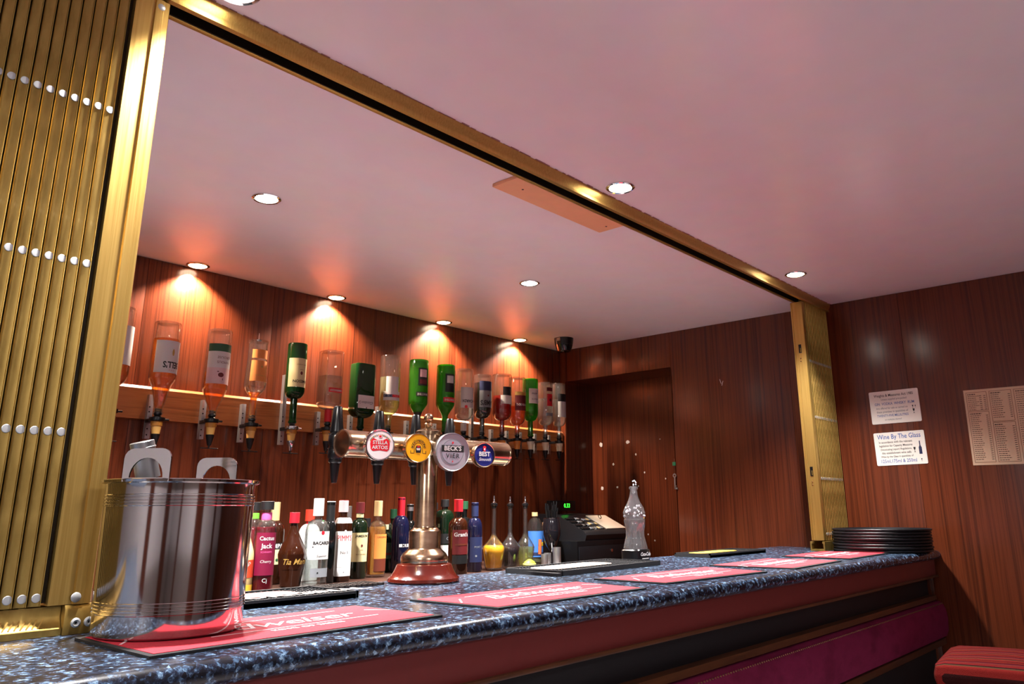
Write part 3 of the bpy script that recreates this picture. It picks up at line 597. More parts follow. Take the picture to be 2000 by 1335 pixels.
OB = [  # arm px, top px(x,y), width px, fb, fn, style, n, sx, sy, glass, liquid, labels, caps, strip top z, silver, label words
 dict(a=(214, 800), t=(226, 598), w=50, fb=.66, fn=.80, g=gclear, liq=(.2, .97, lwhisky), st=1.80, L=[(.2, .6, 70, P['wht'], -95)], d='upside-down whisky bottle mostly hidden behind the left gold post', o='optic at the left end of the rail, hidden behind the gold post'),
 dict(a=(307, 817), t=(329, 630), w=50, fb=.62, fn=.70, style='step', g=gclear, liq=(.19, .97, lwhisky), st=1.80,
      L=[(.22, .57, 78, P['wht'], -103, [("BELL'S", .5, .74, P['blk'], dict(bold=.03, tall=1.3)), ('@disc', .07, .36, P['gold'], dict(h=.2)), ('* * *', .16, .9, P['red'])])], d='upside-down amber whisky bottle with plain white label, leftmost fully visible', o='optic under the leftmost whisky bottle, beside the gold post', cone=1),
 dict(a=(413, 820), t=(430, 645), w=46, fb=.70, fn=.80, style='step', g=gclear, liq=(.5, .97, lwhisky), st=1.80,
      L=[(.18, .27, 80, P['green'], -95), (.27, .46, 80, P['wht'], -95, [('FAMOUS', .4, .66, P['brn']), ('GROUSE', .4, .36, P['brn'])]), (.46, .645, 80, P['pinkw'], -95, [('@disc', .17, .45, P['maroon'], dict(h=.14, u=.12)), ('@disc', .06, .25, P['maroon'], dict(h=.03, u=.3)), ('@bar', .02, .72, P['maroon'], dict(h=.06, u=-.0))])], d='upside-down whisky bottle with dark green band and brown bird on its label', o='optic under the bottle with the bird label'),
 dict(a=(491, 828), t=(505, 665), w=42, fb=.58, fn=.74, style='bulge', g=gclear, liq=(.66, .97, lwhisky), st=1.80, spike=1,
      L=[(.13, .24, 62, P['org'], -92), (.27, .53, 62, P['org'], -92, [('@disc', .1, .3, P['gold'], {}), ('THE ORIGINAL', .6, .72, P['gold'])])], d='nearly empty upside-down bottle with orange label and a spike on top', o='optic under the nearly empty orange-labelled bottle'),
 dict(a=(570, 834), t=(580, 671), w=38, fb=.60, fn=.70, g=gdgreen, liq=(.2, .97, ldark), st=1.96, silver=1,
      L=[(.20, .56, 80, P['crm'], -92, [('JAMESON', .62, .80, P['blk'], B8), ('@disc', .1, .52, P['maroon'], dict(h=.13)), ('@bar', .16, .40, P['brn'], dict(h=.012)), ('IRISH WHISKEY', .4, .22, P['brn'])])], d='upside-down green whiskey bottle with cream label and dark liquid', o='silver-collared optic under the green bottle with cream label'),
 dict(a=(639, 836), t=(649, 686), w=40, fb=.70, fn=.80, n=5, g=gclear, liq=(.35, .97, lwater), st=1.80, caps=[(.80, .965, 1.1, P['red'])],
      L=[(.52, .58, 40, P['red'], -92, [('SMIRNOFF', .85, .5, P['wht'], B8)])], d='upside-down clear square vodka bottle with red lettering, above first black tap handle', o='optic behind the first black tap handle'),
 dict(a=(703, 844), t=(714, 712), w=46, fb=.72, fn=.84, n=5, sy=.7, g=gdgreen, liq=(.1, .97, glass('green_tint_gin', (60, 130, 60), ior=1.34, body=.1)), st=1.80,
      L=[(.50, .70, 42, P['wht'], -90, [("Gordon's", .86, .55, P['blk'], dict(shear=.4)), ('@disc', .08, .95, P['blk'], {})])], d='upside-down dark green rectangular gin bottle with white label', o='optic under the dark green rectangular bottle'),
 dict(a=(757, 846), t=(769, 696), w=40, fb=.66, fn=.80, g=gclear, liq=(.3, .97, lpale), st=1.86, 
      L=[(.30, .50, 38, P['wht'], -70), (.50, .62, 55, P['wht'], -72, [('@bar', .5, .5, P['red'], dict(h=.14, u=-.45)), ('@bar', .45, .5, P['navy'], dict(h=.14, u=.5)), ('CINZANO', .86, .5, P['wht'], dict(bold=.03, tall=1.2))])], d='upside-down clear vermouth bottle with red and blue label', o='optic under the clear bottle with red and blue label'),
 dict(a=(814, 848), t=(823, 704), w=38, fb=.60, fn=.80, style='cone', g=ggreen, liq=(.12, .97, lpale), st=1.80,
      L=[(.13, .38, 32, P['blk'], -80, [('@bar', .7, .3, P['pinkw'], dict(h=.7)), ('@bar', .7, .78, P['maroon'], dict(h=.4))]), (.47, .53, 42, P['blk'], -80, [('MARTINI', .8, .5, P['wht'], B8)])], d='upside-down bright green vermouth bottle right above the brass finial', o='optic hidden behind the brass finial of the beer tap', caps=[(.74, .97, 1, P['blk'])]),
 dict(a=(868, 850), t=(876, 714), w=37, fb=.58, fn=.78, style='cone', g=ggreen, liq=(.12, .97, lpale), st=1.80,
      L=[(.15, .42, 32, P['blk'], -78, [('@bar', .7, .3, P['wht'], dict(h=.7)), ]), (.50, .57, 42, P['red'], -78, [('MARTINI', .8, .5, P['wht'], B8)])], d='upside-down bright green vermouth bottle, right of the brass finial', o='optic under the green bottle right of the brass finial'),
 dict(a=(905, 852), t=(912, 722), w=36, fb=.68, fn=.80, g=gclear, liq=(.35, .97, lwater), st=1.80, caps=[(.84, .965, 1.1, P['wht'])],
      L=[(.30, .62, 62, P['wht'], -88, [('BACARDI', .8, .66, P['blk'], B8), ('@disc', .16, .95, P['red'], dict(u=.45))])], d='upside-down clear rum bottle with white label and red emblem', o='optic under the clear rum bottle with red emblem'),
 dict(a=(941, 854), t=(946, 733), w=36, fb=.58, fn=.74, g=gclear, liq=(.14, .97, ldark), st=1.95, 
      L=[(.12, .28, 58, P['navy'], -85), (.28, .56, 58, P['grey'], -85, [("LAMB'S", .86, .72, P['blk'], dict(bold=.03, tall=1.3)), ('@disc', .1, .3, P['maroon'], {})])], d='upside-down near-black rum bottle with navy and grey label', o='optic under the near-black rum bottle'),
 dict(a=(980, 856), t=(984, 732), w=38, fb=.62, fn=.76, style='round', g=gclear, liq=(.36, .97, lred), st=1.80,
      L=[(.22, .36, 30, P['blk'], -80), (.36, .5, 44, P['wht'], -80)], d='upside-down bottle half full of red liqueur with white label', o='optic under the red liqueur bottle', core='o'),
 dict(a=(1010, 857), t=(1013, 738), w=34, fb=.64, fn=.82, g=gclear, liq=(.5, .97, lamber), st=1.80,
      L=[(.26, .32, 50, P['gold'], -78), (.32, .58, 50, P['maroon'], -78, [("WOOD'S", .8, .6, P['wht'], B8)])], d='upside-down amber rum bottle with maroon label', o='optic under the maroon-labelled bottle', core='o'),
 dict(a=(1036, 858), t=(1040, 741), w=31, fb=.58, fn=.74, g=ggreen, liq=(.2, .97, lpale), st=1.80,
      L=[(.18, .44, 48, P['wht'], -80, [('WHITE', .6, .7, P['blk']), ('wine', .5, .35, P['blk'], dict(shear=.4))])], d='upside-down slim green wine bottle with white label', o='clear-nozzled optic under the slim green wine bottle', core='c'),
 dict(a=(1065, 860), t=(1068, 748), w=30, fb=.66, fn=.78, g=gclear, liq=(.3, .97, lwater), st=1.80,
      L=[(.10, .17, 30, P['maroon'], -85), (.22, .44, 28, P['red'], -85, [('@disc', .4, .5, P['maroon'], {})]), (.56, .62, 36, P['grey'], -85)], d='upside-down clear bottle with small red label, second from the wall corner', o='optic second from the back corner of the room', core='c'),
 dict(a=(1092, 862), t=(1095, 750), w=28, fb=.66, fn=.78, g=gclear, liq=(.3, .97, lwater), st=1.80,
      L=[(.2, .34, 50, P['blk'], -85), (.34, .62, 50, P['wht'], -85)], d='upside-down clear bottle with black and white label, last before the alcove', o='optic nearest the back corner of the room', core='c'),
]
for d in OB:
    a = at(*d['a'], 'y', YO); z = min(a[2], 1.76); tp = at(*d['t'], 'y', YO); mouth = z + .018; H = tp[2] - mouth; Rr = d['w'] / 2 * mpp(tp) * .98
    core = mat('orange_measure', (214, 140, 60), .35) if d.get('core') == 'o' else mw2 if d.get('core') == 'c' else None
    optic(a[0], z, d['o'], d['st'], bool(d.get('silver')), core=core)
    b = bottle('spirit_bottle', d['d'], 'upside-down bottles on the wall optics', (a[0], YO, tp[2]), H, Rr, .0165 if Rr > .04 else .015, d['fb'], d['fn'], d.get('style', 'round'), d.get('n', 2), 1, d.get('sy', 1), d['g'], d['liq'], d.get('caps', ()), d['L'], inv=True)
    if d.get('spike'): finish('spike', lathe([(0, -.036), (.0012, -.034), (.0018, -.012), (.004, -.004), (.012, .001), (.012, .004), (0, .004)], 14), mchrome, b)
    if d.get('cone'): pass

# ---- bottles standing on the back bar
def bbp(px, py): return at(px, py, 'z', BB)
def stand(label, base, top, w, **k):
    p = bbp(*base); s_ = mpp(p); H = (base[1] - top) * s_ * 1.0; k.setdefault('rn', .0155); k.setdefault('fb', .6); k.setdefault('fn', .74); nm = k.pop('name', 'liquor_bottle'); grp = k.pop('group', 'bottles standing on the back bar'); R_ = w / 2 * s_
    p.z += .0003
    return bottle(nm, label, grp, p, H, R_, k.pop('rn'), k.pop('fb'), k.pop('fn'), **k)
mcap = lambda m, a=.86, k=1.25: [(a, 1.005, k, m)]
stand('cream advocaat bottle with red cap and orange diagonal band, beside the ice bucket', (468, 1162), 997, 42, fb=.42, fn=.74, rn=.017, g=mat('cream_liqueur_glass', (226, 200, 140), .15, coat=.5), caps=mcap(P['red'], .74, 1.2), style='cone',
      labels=[(.02, .12, 85, mat('egg_yellow', (230, 180, 60), .3), -110), (.20, .40, 80, cr('orange_red_band', 210, 70, 40), -110, [("WARNINK'S", .6, .5, P['wht'], dict(bold=.03, rot=.75, u=.0))])])
stand('small bottle with black cap and lime neck band, behind the cherry liqueur', (487, 1142), 986, 34, fb=.6, fn=.8, g=gclear, liq=(.03, .7, lcherry), caps=mcap(P['blk'], .9, 1.3) + [(.80, .87, 1, P['lime'])])
stand('cherry red liqueur bottle with black cap and pink neck band', (509, 1159), 985, 42, fb=.70, fn=.80, rn=.018, g=gclear, liq=(.03, .72, lcherry), caps=mcap(P['blk'], .91, 1.3) + [(.80, .88, 1, P['pink'])],
      labels=[(.20, .66, 60, cr('cerise_label', 112, 6, 48), -108, [('Cactus', .66, .86, P['wht'], B8), ('Jack', .5, .68, P['wht'], B8), ('SCHNAPPS', .5, .54, P['pink']), ('Cherry', .5, .32, P['wht'], dict(shear=.2)), ('Cj', .2, -.12, P['wht'])])])
stand('red aperitif bottle with beige capsule and black label band', (527, 1140), 986, 42, fb=.62, fn=.78, g=mbrownglass, caps=mcap(P['beige'], .72, 1.2), labels=[(.42, .50, 70, P['blk'], -100, [('CAMPARI', .9, .5, P['wht'], B8)]), (.24, .42, 50, P['kraft'], -95, [('@disc', .16, .3, P['green'], {})])])
stand('squat dark coffee liqueur bottle with red cap and gold script', (566, 1146), 1006, 55, fb=.44, fn=.86, rn=.013, style='onion', g=mbrownglass, caps=mcap(P['red'], .86, 1.5), labels=[(.24, .44, 60, mbrownglass, -105, [('Tia Maria', .95, .5, P['gold'], dict(shear=.35, bold=.01))])])
stand('white coconut rum bottle with orange-red cap, behind the white-labelled rum', (598, 1134), 1000, 42, fb=.66, fn=.80, n=3, sy=.6, g=mfrost, caps=mcap(cr('orange_red_cap', 206, 60, 40), .84, 1.4), labels=[(.80, .84, 180, P['red'], -90)])
stand('clear rum bottle with white cap, white label and red emblem, standing', (613, 1143), 979, 43, fb=.62, fn=.76, n=2.6, g=gclear, liq=(.03, .8, lwater), caps=mcap(P['wht'], .80, 1.35),
      labels=[(.30, .62, 72, P['wht'], -104, [('BACARDI', .62, .58, P['blk'], dict(bold=.03, u=.12)), ('@disc', .13, .95, P['red'], dict(u=.15)), ('Superior', .4, .12, P['blk'], dict(shear=.3, u=.15)), ('@bar', .04, .45, P['blk'], dict(u=-.5))]), (.10, .20, 50, P['grey'], -96, [('@disc', .08, .5, P['blk'], dict(u=-.3))])])
stand('tall black wine bottle with white cap top, between the two white-labelled bottles', (638, 1138), 985, 26, fb=.58, fn=.76, g=mdkglass, caps=[(.74, 1.0, 1.1, P['blk']), (1.0, 1.01, 1.15, P['wht'])])
stand('fruit cup bottle with tall white label and red lettering', (663, 1135), 983, 34, fb=.70, fn=.80, n=3, rn=.017, g=mbrownglass, caps=mcap(P['pinkw'], .86, 1.2) + [(.995, 1.01, 1.1, P['red'])],
      labels=[(.07, .62, 60, P['wht'], -104, [("PIMM'S", .8, .84, P['red'], dict(tall=1.5)), ('No 1', .4, .52, P['blk']), ('@disc', .14, 1.0, P['wht'], {}), ('@bar', .85, .2, P['blk'], dict(h=.006)), ('@disc', .06, .09, P['grey'], {})]), (.72, .79, 85, P['wht'], -104)])
stand('bottle with grey metal capsule behind the fruit cup bottle', (672, 1124), 993, 28, fb=.6, fn=.72, g=mdkglass, caps=mcap(mbrush, .70, 1.25))
stand('green whiskey bottle with maroon cap and cream label, standing', (697, 1129), 986, 33, fb=.66, fn=.78, g=mgrglass, caps=mcap(P['maroon'], .86, 1.25) + [(.80, .86, 1, P['crm'])],
      labels=[(.22, .60, 75, P['crm'], -104, [('JAMESON', .62, .88, P['blk'], B8), ('@disc', .09, .55, P['maroon'], dict(h=.12)), ('@bar', .14, .40, P['brn'], dict(h=.012)), ('IRISH WHISKEY', .5, .25, P['brn'])])])
stand('small dark bottle with black cap behind the cream-labelled whiskey', (711, 1118), 1016, 26, fb=.6, fn=.76, g=mdkglass, caps=mcap(P['blk'], .84, 1.3))
stand('amber whisky bottle with orange label and tan capsule, standing', (733, 1126), 983, 36, fb=.60, fn=.74, g=gclear, liq=(.03, .66, lwhisky), caps=mcap(P['beige'], .80, 1.2), labels=[(.24, .56, 50, P['org'], -92, [('ORIGINAL', .7, .88, P['brn'])]), (.08, .24, 50, P['brn'], -92)])
stand('round-shouldered dark bottle with faint arch label beside the tan capsule bottle', (748, 1116), 1028, 34, fb=.56, fn=.84, g=mgrglass, caps=mcap(P['crm'], .9, 1.2), labels=[(.28, .62, 50, cr('arch_label', 50, 64, 50), -95, [('@bar', .9, .3, P['maroon'], dict(h=.14))])])
stand('dark bottle with green cap left of the brass column', (764, 1107), 998, 30, fb=.6, fn=.76, g=mgrglass, caps=mcap(P['green'], .84, 1.3))
stand('navy wine bottle with bright red capsule beside the brass column', (779, 1118), 976, 34, fb=.60, fn=.76, g=mnavyg, caps=mcap(P['red'], .75, 1.15), labels=[(.34, .38, 40, P['wht'], -95, [('M.R', .5, .5, P['blk'], B8)])])
stand('dark bottle with steel pourer half hidden behind the brass column', (797, 1112), 989, 28, fb=.6, fn=.76, g=mdkglass, caps=mcap(mbrush, .9, 1.1))
stand('black flat bottle with square cap immediately right of the brass column', (844, 1113), 986, 25, fb=.78, fn=.88, n=4, g=mdkglass, caps=mcap(P['blk'], .9, 1.3))
stand('black square bottle with white label reading in black, right of brass column', (866, 1114), 980, 32, fb=.74, fn=.86, n=4, g=mgrglass, caps=mcap(P['blk'], .9, 1.3), labels=[(.12, .36, 60, P['wht'], -100, [('JAGER', .5, .3, P['blk'], B8)]), (.38, .52, 60, P['blk'], -100, [('Co', .3, .5, P['grey'])])])
stand('triangular brown whisky bottle with red cap and maroon label', (893, 1124), 980, 35, fb=.64, fn=.76, n=2.6, g=mbrownglass, caps=mcap(P['red'], .84, 1.3), labels=[(.28, .60, 62, P['maroon'], -108, [("Grant's", .8, .80, P['wht'], B8), ('@bar', .7, .4, P['brn'], dict(h=.08))]), (.16, .27, 62, P['blk'], -108)])
stand('dark bottle with green cap and white oval label behind the brown whisky bottle', (905, 1106), 983, 32, fb=.6, fn=.76, g=mdkglass, caps=mcap(P['green'], .88, 1.3), labels=[(.30, .46, 40, P['wht'], -85, [('@disc', .3, .5, P['grey'], {})])])
stand('slim navy wine bottle left of the orange juice carafe', (926, 1116), 986, 30, fb=.62, fn=.78, g=mnavyg, caps=mcap(P['navy'], .80, 1.1), labels=[(.14, .50, 60, P['navy'], -110, [('PORT', .4, .6, P['grey']), ('@disc', .12, .25, P['grey'], dict(u=-.2))])])
def pourer(b, H):
    finish('cork', lathe([(0, H - .012), (.010, H - .012), (.0125, H), (.017, H + .004), (.017, H + .012), (.012, H + .014), (0, H + .014)], 20), mblack, b)
    finish('pourer', lathe([(0, H + .014), (.013, H + .014), (.014, H + .017), (.006, H + .022), (.005, H + .045), (.0035, H + .05), (0, H + .05)], 16), mchrome, b)
for lab, base, top, w, lm, lv in (('glass carafe of orange juice with steel pourer', (964, 1113), 992, 45, ljuice, .38), ('glass carafe of dark cordial with steel pourer', (996, 1110), 993, 40, lcordial, .36), ('glass carafe of pale green cordial with steel pourer', (1026, 1108), 992, 36, lpale, .34)):
    b = stand(lab, base, top, w, fb=.34, fn=.58, rn=.011, style='carafe', g=gclear, liq=(.03, lv, lm), group='juice carafes on the back bar', name='carafe'); pourer(b, (base[1] - top) * mpp(bbp(*base)))
stand('lemonade bottle with blue label and yellow patch beside the carafes', (1045, 1101), 1004, 32, fb=.66, fn=.9, rn=.014, g=gclear, liq=(.03, .5, lpale), caps=mcap(P['beige'], .93, 1.2),
      labels=[(.14, .64, 88, P['blue'], -105, [('@bar', .5, .5, P['yel'], dict(h=.14, u=.4)), ('TONIC', .3, .5, P['blk'], dict(u=.42, rot=.5, bold=.03)), ('@bar', .95, .12, P['navy'], dict(h=.12))])])
# lime wedge on a small dish
p = bbp(1030, 1110); p.y -= .05; p.x -= .04; s_ = mpp(p)
lw = empty('lime_wedge', (p.x, p.y, BB)); tag(lw, 'cut half of lime lying cut side up in front of the pale cordial carafe', 'lime')
lm_ = mat('lime_skin', (150, 176, 50), .35)
finish('skin', lathe([(0, .0005), (.02, .002), (.034, .014), (.036, .024), (.028, .038), (.010, .048), (0, .05)], 28, sx=1, sy=.8), mat('lime_skin', (168, 190, 60), .3, bump=.2), lw)
finish('flesh', lathe([(.0362, .022), (.0375, .026), (.0362, .030)], 28, sx=1, sy=.8), mat('lime_flesh', (220, 226, 130), .3), lw)
# round tray with spirit measures
p = bbp(1074, 1104); s_ = mpp(p); ty = p.y
ptr = empty('measure_tray', (p.x, p.y, BB)); tag(ptr, 'small round steel tray on the back bar under the spirit measures', 'tray')
finish('dish', lathe([(0, .003), (.075, .003), (.088, .007), (.09, .006), (.076, .0005), (0, .0005)], 40), msteel, ptr)
for lab, px, h, r in (('short steel spirit measure, left of three', 1064, 22, .019), ('short steel spirit measure in the middle', 1075, 23, .019), ('taller steel spirit measure, right of three', 1088, 33, .022)):
    q = at(px, 1104, 'y', ty - .03); finish_ = tag(finish('spirit_measure', lathe([(0, .002), (r * .93, 0), (r, .003), (r, h * s_), (r - .0015, h * s_), (r - .0015, .005), (0, .005)], 28), mbrush), lab, 'measure', 'steel spirit measures'); finish_.location = (q.x, ty - .03 + (.02 if px == 1075 else 0), BB + .0032)
q = at(1060, 1104, 'y', ty - .01)
tag(finish('cork_stick', cyl(bmesh.new(), (q.x, ty + .01, BB + .06), (q.x + .004, ty + .01, BB + .135), .009), mat('cinnamon', (150, 74, 30), .7, bump=.6)), 'brown stick standing beside the steel measures', 'stick')
finish  # noqa
# stemmed black glass holding straws
q = at(1078, 1098, 'y', ty + .03); s_ = mpp(q)
sg = empty('straw_glass', (q.x, ty + .03, BB + .0035)); tag(sg, 'stemmed dark goblet stuffed with short black straws', 'goblet')
finish('goblet', lathe([(0, .0), (.036, 0), (.036, .002), (.006, .006), (.005, .055), (.012, .066), (.034, .10), (.049, .15), (.050, .19), (.043, .238), (.0415, .238), (.048, .19), (.047, .15), (.032, .103), (.008, .07), (0, .068)], 32), mat('smoked_glass', (20, 18, 22), .05, coat=.6), sg)
finish('rim', lathe([(.0415, .2375), (.0435, .2375), (.0435, .2395), (.0415, .2395)], 32), msteel, sg)
random.seed(5)
for k in range(26):
    a = random.uniform(0, 2 * PI); r = .03 * math.sqrt(random.random()); h = random.uniform(.27, .33)
    finish('straw', cyl(bmesh.new(), (r * .4 * math.cos(a), r * .4 * math.sin(a), .10), (r * 1.3 * math.cos(a), r * 1.3 * math.sin(a), h), .0035, seg=8), mblack, sg)
# tumbler of wooden stirrers
q = bbp(1106, 1100); s_ = mpp(q)
q2 = at(1103, 1100, 'y', q.y + .05)
cup = empty('stirrer_cup', (3.545, 3.0, BB + .1185)); tag(cup, 'dark cup of pale wooden stirrers standing on the till drawer', 'cup')
finish('cup', lathe([(0, 0), (.024, 0), (.030, .05), (.028, .05), (.022, .004), (0, .004)], 24), mblack, cup)
for k in range(16):
    a = k * 2.4; r = .022 * math.sqrt((k + .5) / 16)
    bm = B(-.0035, .0035, -.001, .001, 0, .09); bm.transform(Matrix.Translation((r * math.cos(a), r * math.sin(a), .008)) @ Matrix.Rotation(r * 6 * math.sin(-a), 4, 'X') @ Matrix.Rotation(r * 6 * math.cos(a), 4, 'Y') @ Matrix.Rotation(k, 4, 'Z')); finish('stirrer', bm, mat('pale_birch', (196, 152, 112), .6), cup)
# ---- till
q = bbp(1128, 1101); q1 = at(1267, 1092, 'y', q.y); tw = q1.x - q.x; print('till', q, tw)
tl = empty('cash_till', (q.x, q.y, BB)); tag(tl, 'black cash till with keypad, on a wide cash drawer in the back corner', 'cash till')
tw = min(tw, .62)
dh = .118
finish('cash_drawer', B(0, tw, 0, .40, .002, dh, bev=.004), mblack, tl)
fr = finish('drawer_front', B(.012, tw - .012, -.006, .0, .016, dh - .03, bev=.002), mat('drawer_black', (20, 20, 23), .3), tl)
bm = lathe([(0, 0), (.008, 0), (.008, .003), (0, .003)], 16); bm.transform(Matrix.Translation((tw * .5, -.006, .06)) @ Matrix.Rotation(PI / 2, 4, 'X')); finish('lock', bm, mchrome, fr)
bw = tw * .74
finish('body', prism([(.01, dh), (.0, dh + .03), (.02, dh + .05), (.20, dh + .135), (.36, dh + .145), (.37, dh)], 'x', .085, bw + .03), mat('till_black', (24, 24, 27), .3), tl)
def onslope(u, v): # u along x, v up the slope
    return Vector((u + .085, .022 + v * .180, dh + .0515 + v * .085))
nrm = Vector((0, -.427, .904))
for r_ in range(4):
    for c_ in range(6):
        a0 = onslope(.012 + c_ * .021, .12 + r_ * .2)
        bm = B(-.0085, .0085, -.0085, .0085, 0, .007, bev=.0015); bm.transform(Matrix.Translation(a0) @ Matrix.Rotation(math.atan2(.085, .18), 4, 'X')); finish('key', bm, [mblack, P['grey'], mbrush][(c_ + r_ * 2) % 3 if c_ > 2 else 0], tl)
for r_ in range(3):
    for c_ in range(4):
        a0 = onslope(.155 + c_ * .019, .15 + r_ * .26)
        bm = B(-.0085, .0085, -.011, .011, 0, .005, bev=.001); bm.transform(Matrix.Translation(a0) @ Matrix.Rotation(math.atan2(.085, .18), 4, 'X')); finish('key', bm, [mbrush, P['beige'], P['grey']][(c_ + r_) % 3], tl)
bm = B(-.095, .10, -.085, .085, 0, .004, bev=.001); bm.transform(Matrix.Translation(onslope(.335, .5)) @ Matrix.Rotation(math.atan2(.085, .18), 4, 'X')); finish('printer_cover', bm, mat('cream_plastic', (212, 196, 180), .4), tl)
finish('display_stalk', B(.19, .22, .30, .33, dh + .14, dh + .17), mblack, tl)
ds = finish('display', B(.12, .36, .29, .32, dh + .16, dh + .22, bev=.004), mblack, tl)
mled = mat('green_led', (60, 255, 60), emit=2.2)
textobj('digits', '0.33', .034, flat((.275, .2888, dh + .19), (1, 0, 0), (0, 0, 1)), mled, ds, bold=.01)
bm = lathe([(.010, 0), (.014, 0), (.014, .003), (.010, .003)], 20); bm.transform(Matrix.Translation((.385, .13, dh + .125)) @ Matrix.Rotation(1.2, 4, 'X')); finish('key_lock', bm, mchrome, tl)

# ------------------------------------------------------------------ brass beer tap
fx, fy = 1.572, 1.80
tp_ = empty('beer_tap', (fx, fy, CT)); tag(tp_, 'T-shaped brass beer tap with four round brand badges on a wooden plinth', 'beer tap')
fy0 = fy; k = .00146
finish('plinth', lathe([(0, .0005), (.100, .0005), (.103, .004), (.102, .012), (.094, .018), (.088, .026), (.082, .038), (.078, .048), (.074, .050), (0, .050)], 56), mplinth, tp_)
finish('bell', lathe([(0, .050), (.066, .050), (.068, .056), (.068, .068), (.062, .078), (.050, .088), (.046, .094), (.046, .138), (.043, .142), (.034, .149), (0, .149)], 56), mbrass, tp_)
finish('column', lathe([(0, .149), (.034, .149), (.034, .153), (.0315, .157), (.0315, .43), (0, .43)], 48), mbrass, tp_)
hub = 1.502 - CT
finish('cap', lathe([(0, .415), (.037, .415), (.037, .425), (.028, .431), (.014, .434), (.008, .438), (.012, .443), (.013, .447), (.008, .452), (0, .452)], 40), mbrass, tp_)
bm = bmesh.new(); bmesh.ops.create_uvsphere(bm, u_segments=24, v_segments=14, radius=.0145); bm.transform(Matrix.Translation((0, 0, .466))); finish('finial', bm, mchrome, tp_).data.materials[0] = mbrass
bm = bmesh.new(); cyl(bm, (1.268 - fx, 0, hub), (1.90 - fx, 0, hub), .0365, seg=48); finish('crossbar', bm, mbrass, tp_)
for s_, x in ((-1, 1.268 - fx), (1, 1.90 - fx)):
    bm = lathe([(0, .0), (.030, .0006), (.0345, .003), (.0375, .002), (.038, -.004), (.0365, -.006)], 48); bm.transform(Matrix.Translation((x, 0, hub)) @ Matrix.Rotation(s_ * PI / 2, 4, 'Y')); finish('end_cap', bm, mbrass, tp_)
for x in (1.36, 1.47, 1.65, 1.80):
    bm = lathe([(.0366, -.001), (.0372, -.0008), (.0372, .0008), (.0366, .001)], 40); bm.transform(Matrix.Translation((x - fx, 0, hub)) @ Matrix.Rotation(PI / 2, 4, 'Y')); finish('seam_ring', bm, mbrass, tp_)
my = -.075
def medal(px, py, r, rimm, facem, deco, rim=.0035):
    p = at(px, py, 'y', fy + my); c = Vector((p.x - fx, my, p.z - CT)); ry = -.28
    Mx = Matrix.Translation(c) @ Matrix.Rotation(ry, 4, 'Z') @ Matrix.Rotation(PI / 2, 4, 'X')
    bm = lathe([(0, -.022), (r * .96, -.022), (r, -.018), (r, .0), (r - rim * .4, .003), (r - rim, .002), (r - rim, -.001), (0, -.001)], 56); bm.transform(Mx); o = finish('badge', bm, rimm, tp_)
    bm = lathe([(0, -.06), (.02, -.06), (.024, -.0222), (0, -.0222)], 32); bm.transform(Mx); finish('badge_neck', bm, mbrass, tp_)
    bm = lathe([(0, .0), (r - rim - .0002, -.0006)][::-1] , 48); bm.transform(Mx); finish('badge_face', bm, facem, o)
    f = lambda lift: (lambda u, v: (Mx @ Vector((u, v, lift))))
    def disc(rr, m, lift, cx=0, cy=0, sy=1, seg=40):
        bm = bmesh.new(); vs = [bm.verts.new(f(lift)(cx + rr * math.cos(2 * PI * i / seg), cy + rr * sy * math.sin(2 * PI * i / seg))) for i in range(seg)]; bm.faces.new(vs); finish('print', bm, m, o, smooth=0)
    def poly(pts, m, lift):
        bm = bmesh.new(); bm.faces.new([bm.verts.new(f(lift)(a, b)) for a, b in pts]); finish('print', bm, m, o, smooth=0)
    def tx(s, size, u, v, m, lift=.0015, rot=0, **kw): textobj('lettering', s, size, lambda a, b: f(lift)(u + a * math.cos(rot) - b * math.sin(rot), v + a * math.sin(rot) + b * math.cos(rot)), m, o, **kw)
    deco(r, disc, poly, tx)
mgw = mat('pearl_white', (226, 214, 214), .3)
def stella(r, disc, poly, tx):
    poly([(-.026, -.012), (-.028, .002), (-.026, .013), (-.018, .017), (-.008, .012), (.008, .012), (.018, .017), (.026, .013), (.028, .002), (.026, -.012), (.02, -.017), (0, -.0145), (-.02, -.017)], P['red'], .0006)
    for a in range(-70, 71, 10):
        t = math.radians(90 + a); disc(.0022, P['gold'] if a % 20 else P['grey'], .0008, .031 * math.cos(t) * .95, .004 + .022 * math.sin(t), seg=8)
    disc(.006, P['pinkw'], .001, 0, .022, .8); disc(.0035, P['red'], .0013, 0, .022, .9, seg=14)
    tx('STELLA', .0132, 0, .0055, P['wht'], bold=.02); tx('ARTOIS', .0132, 0, -.0075, P['wht'], bold=.02)
medal(742, 868, .042, mchrome, mgw, stella)
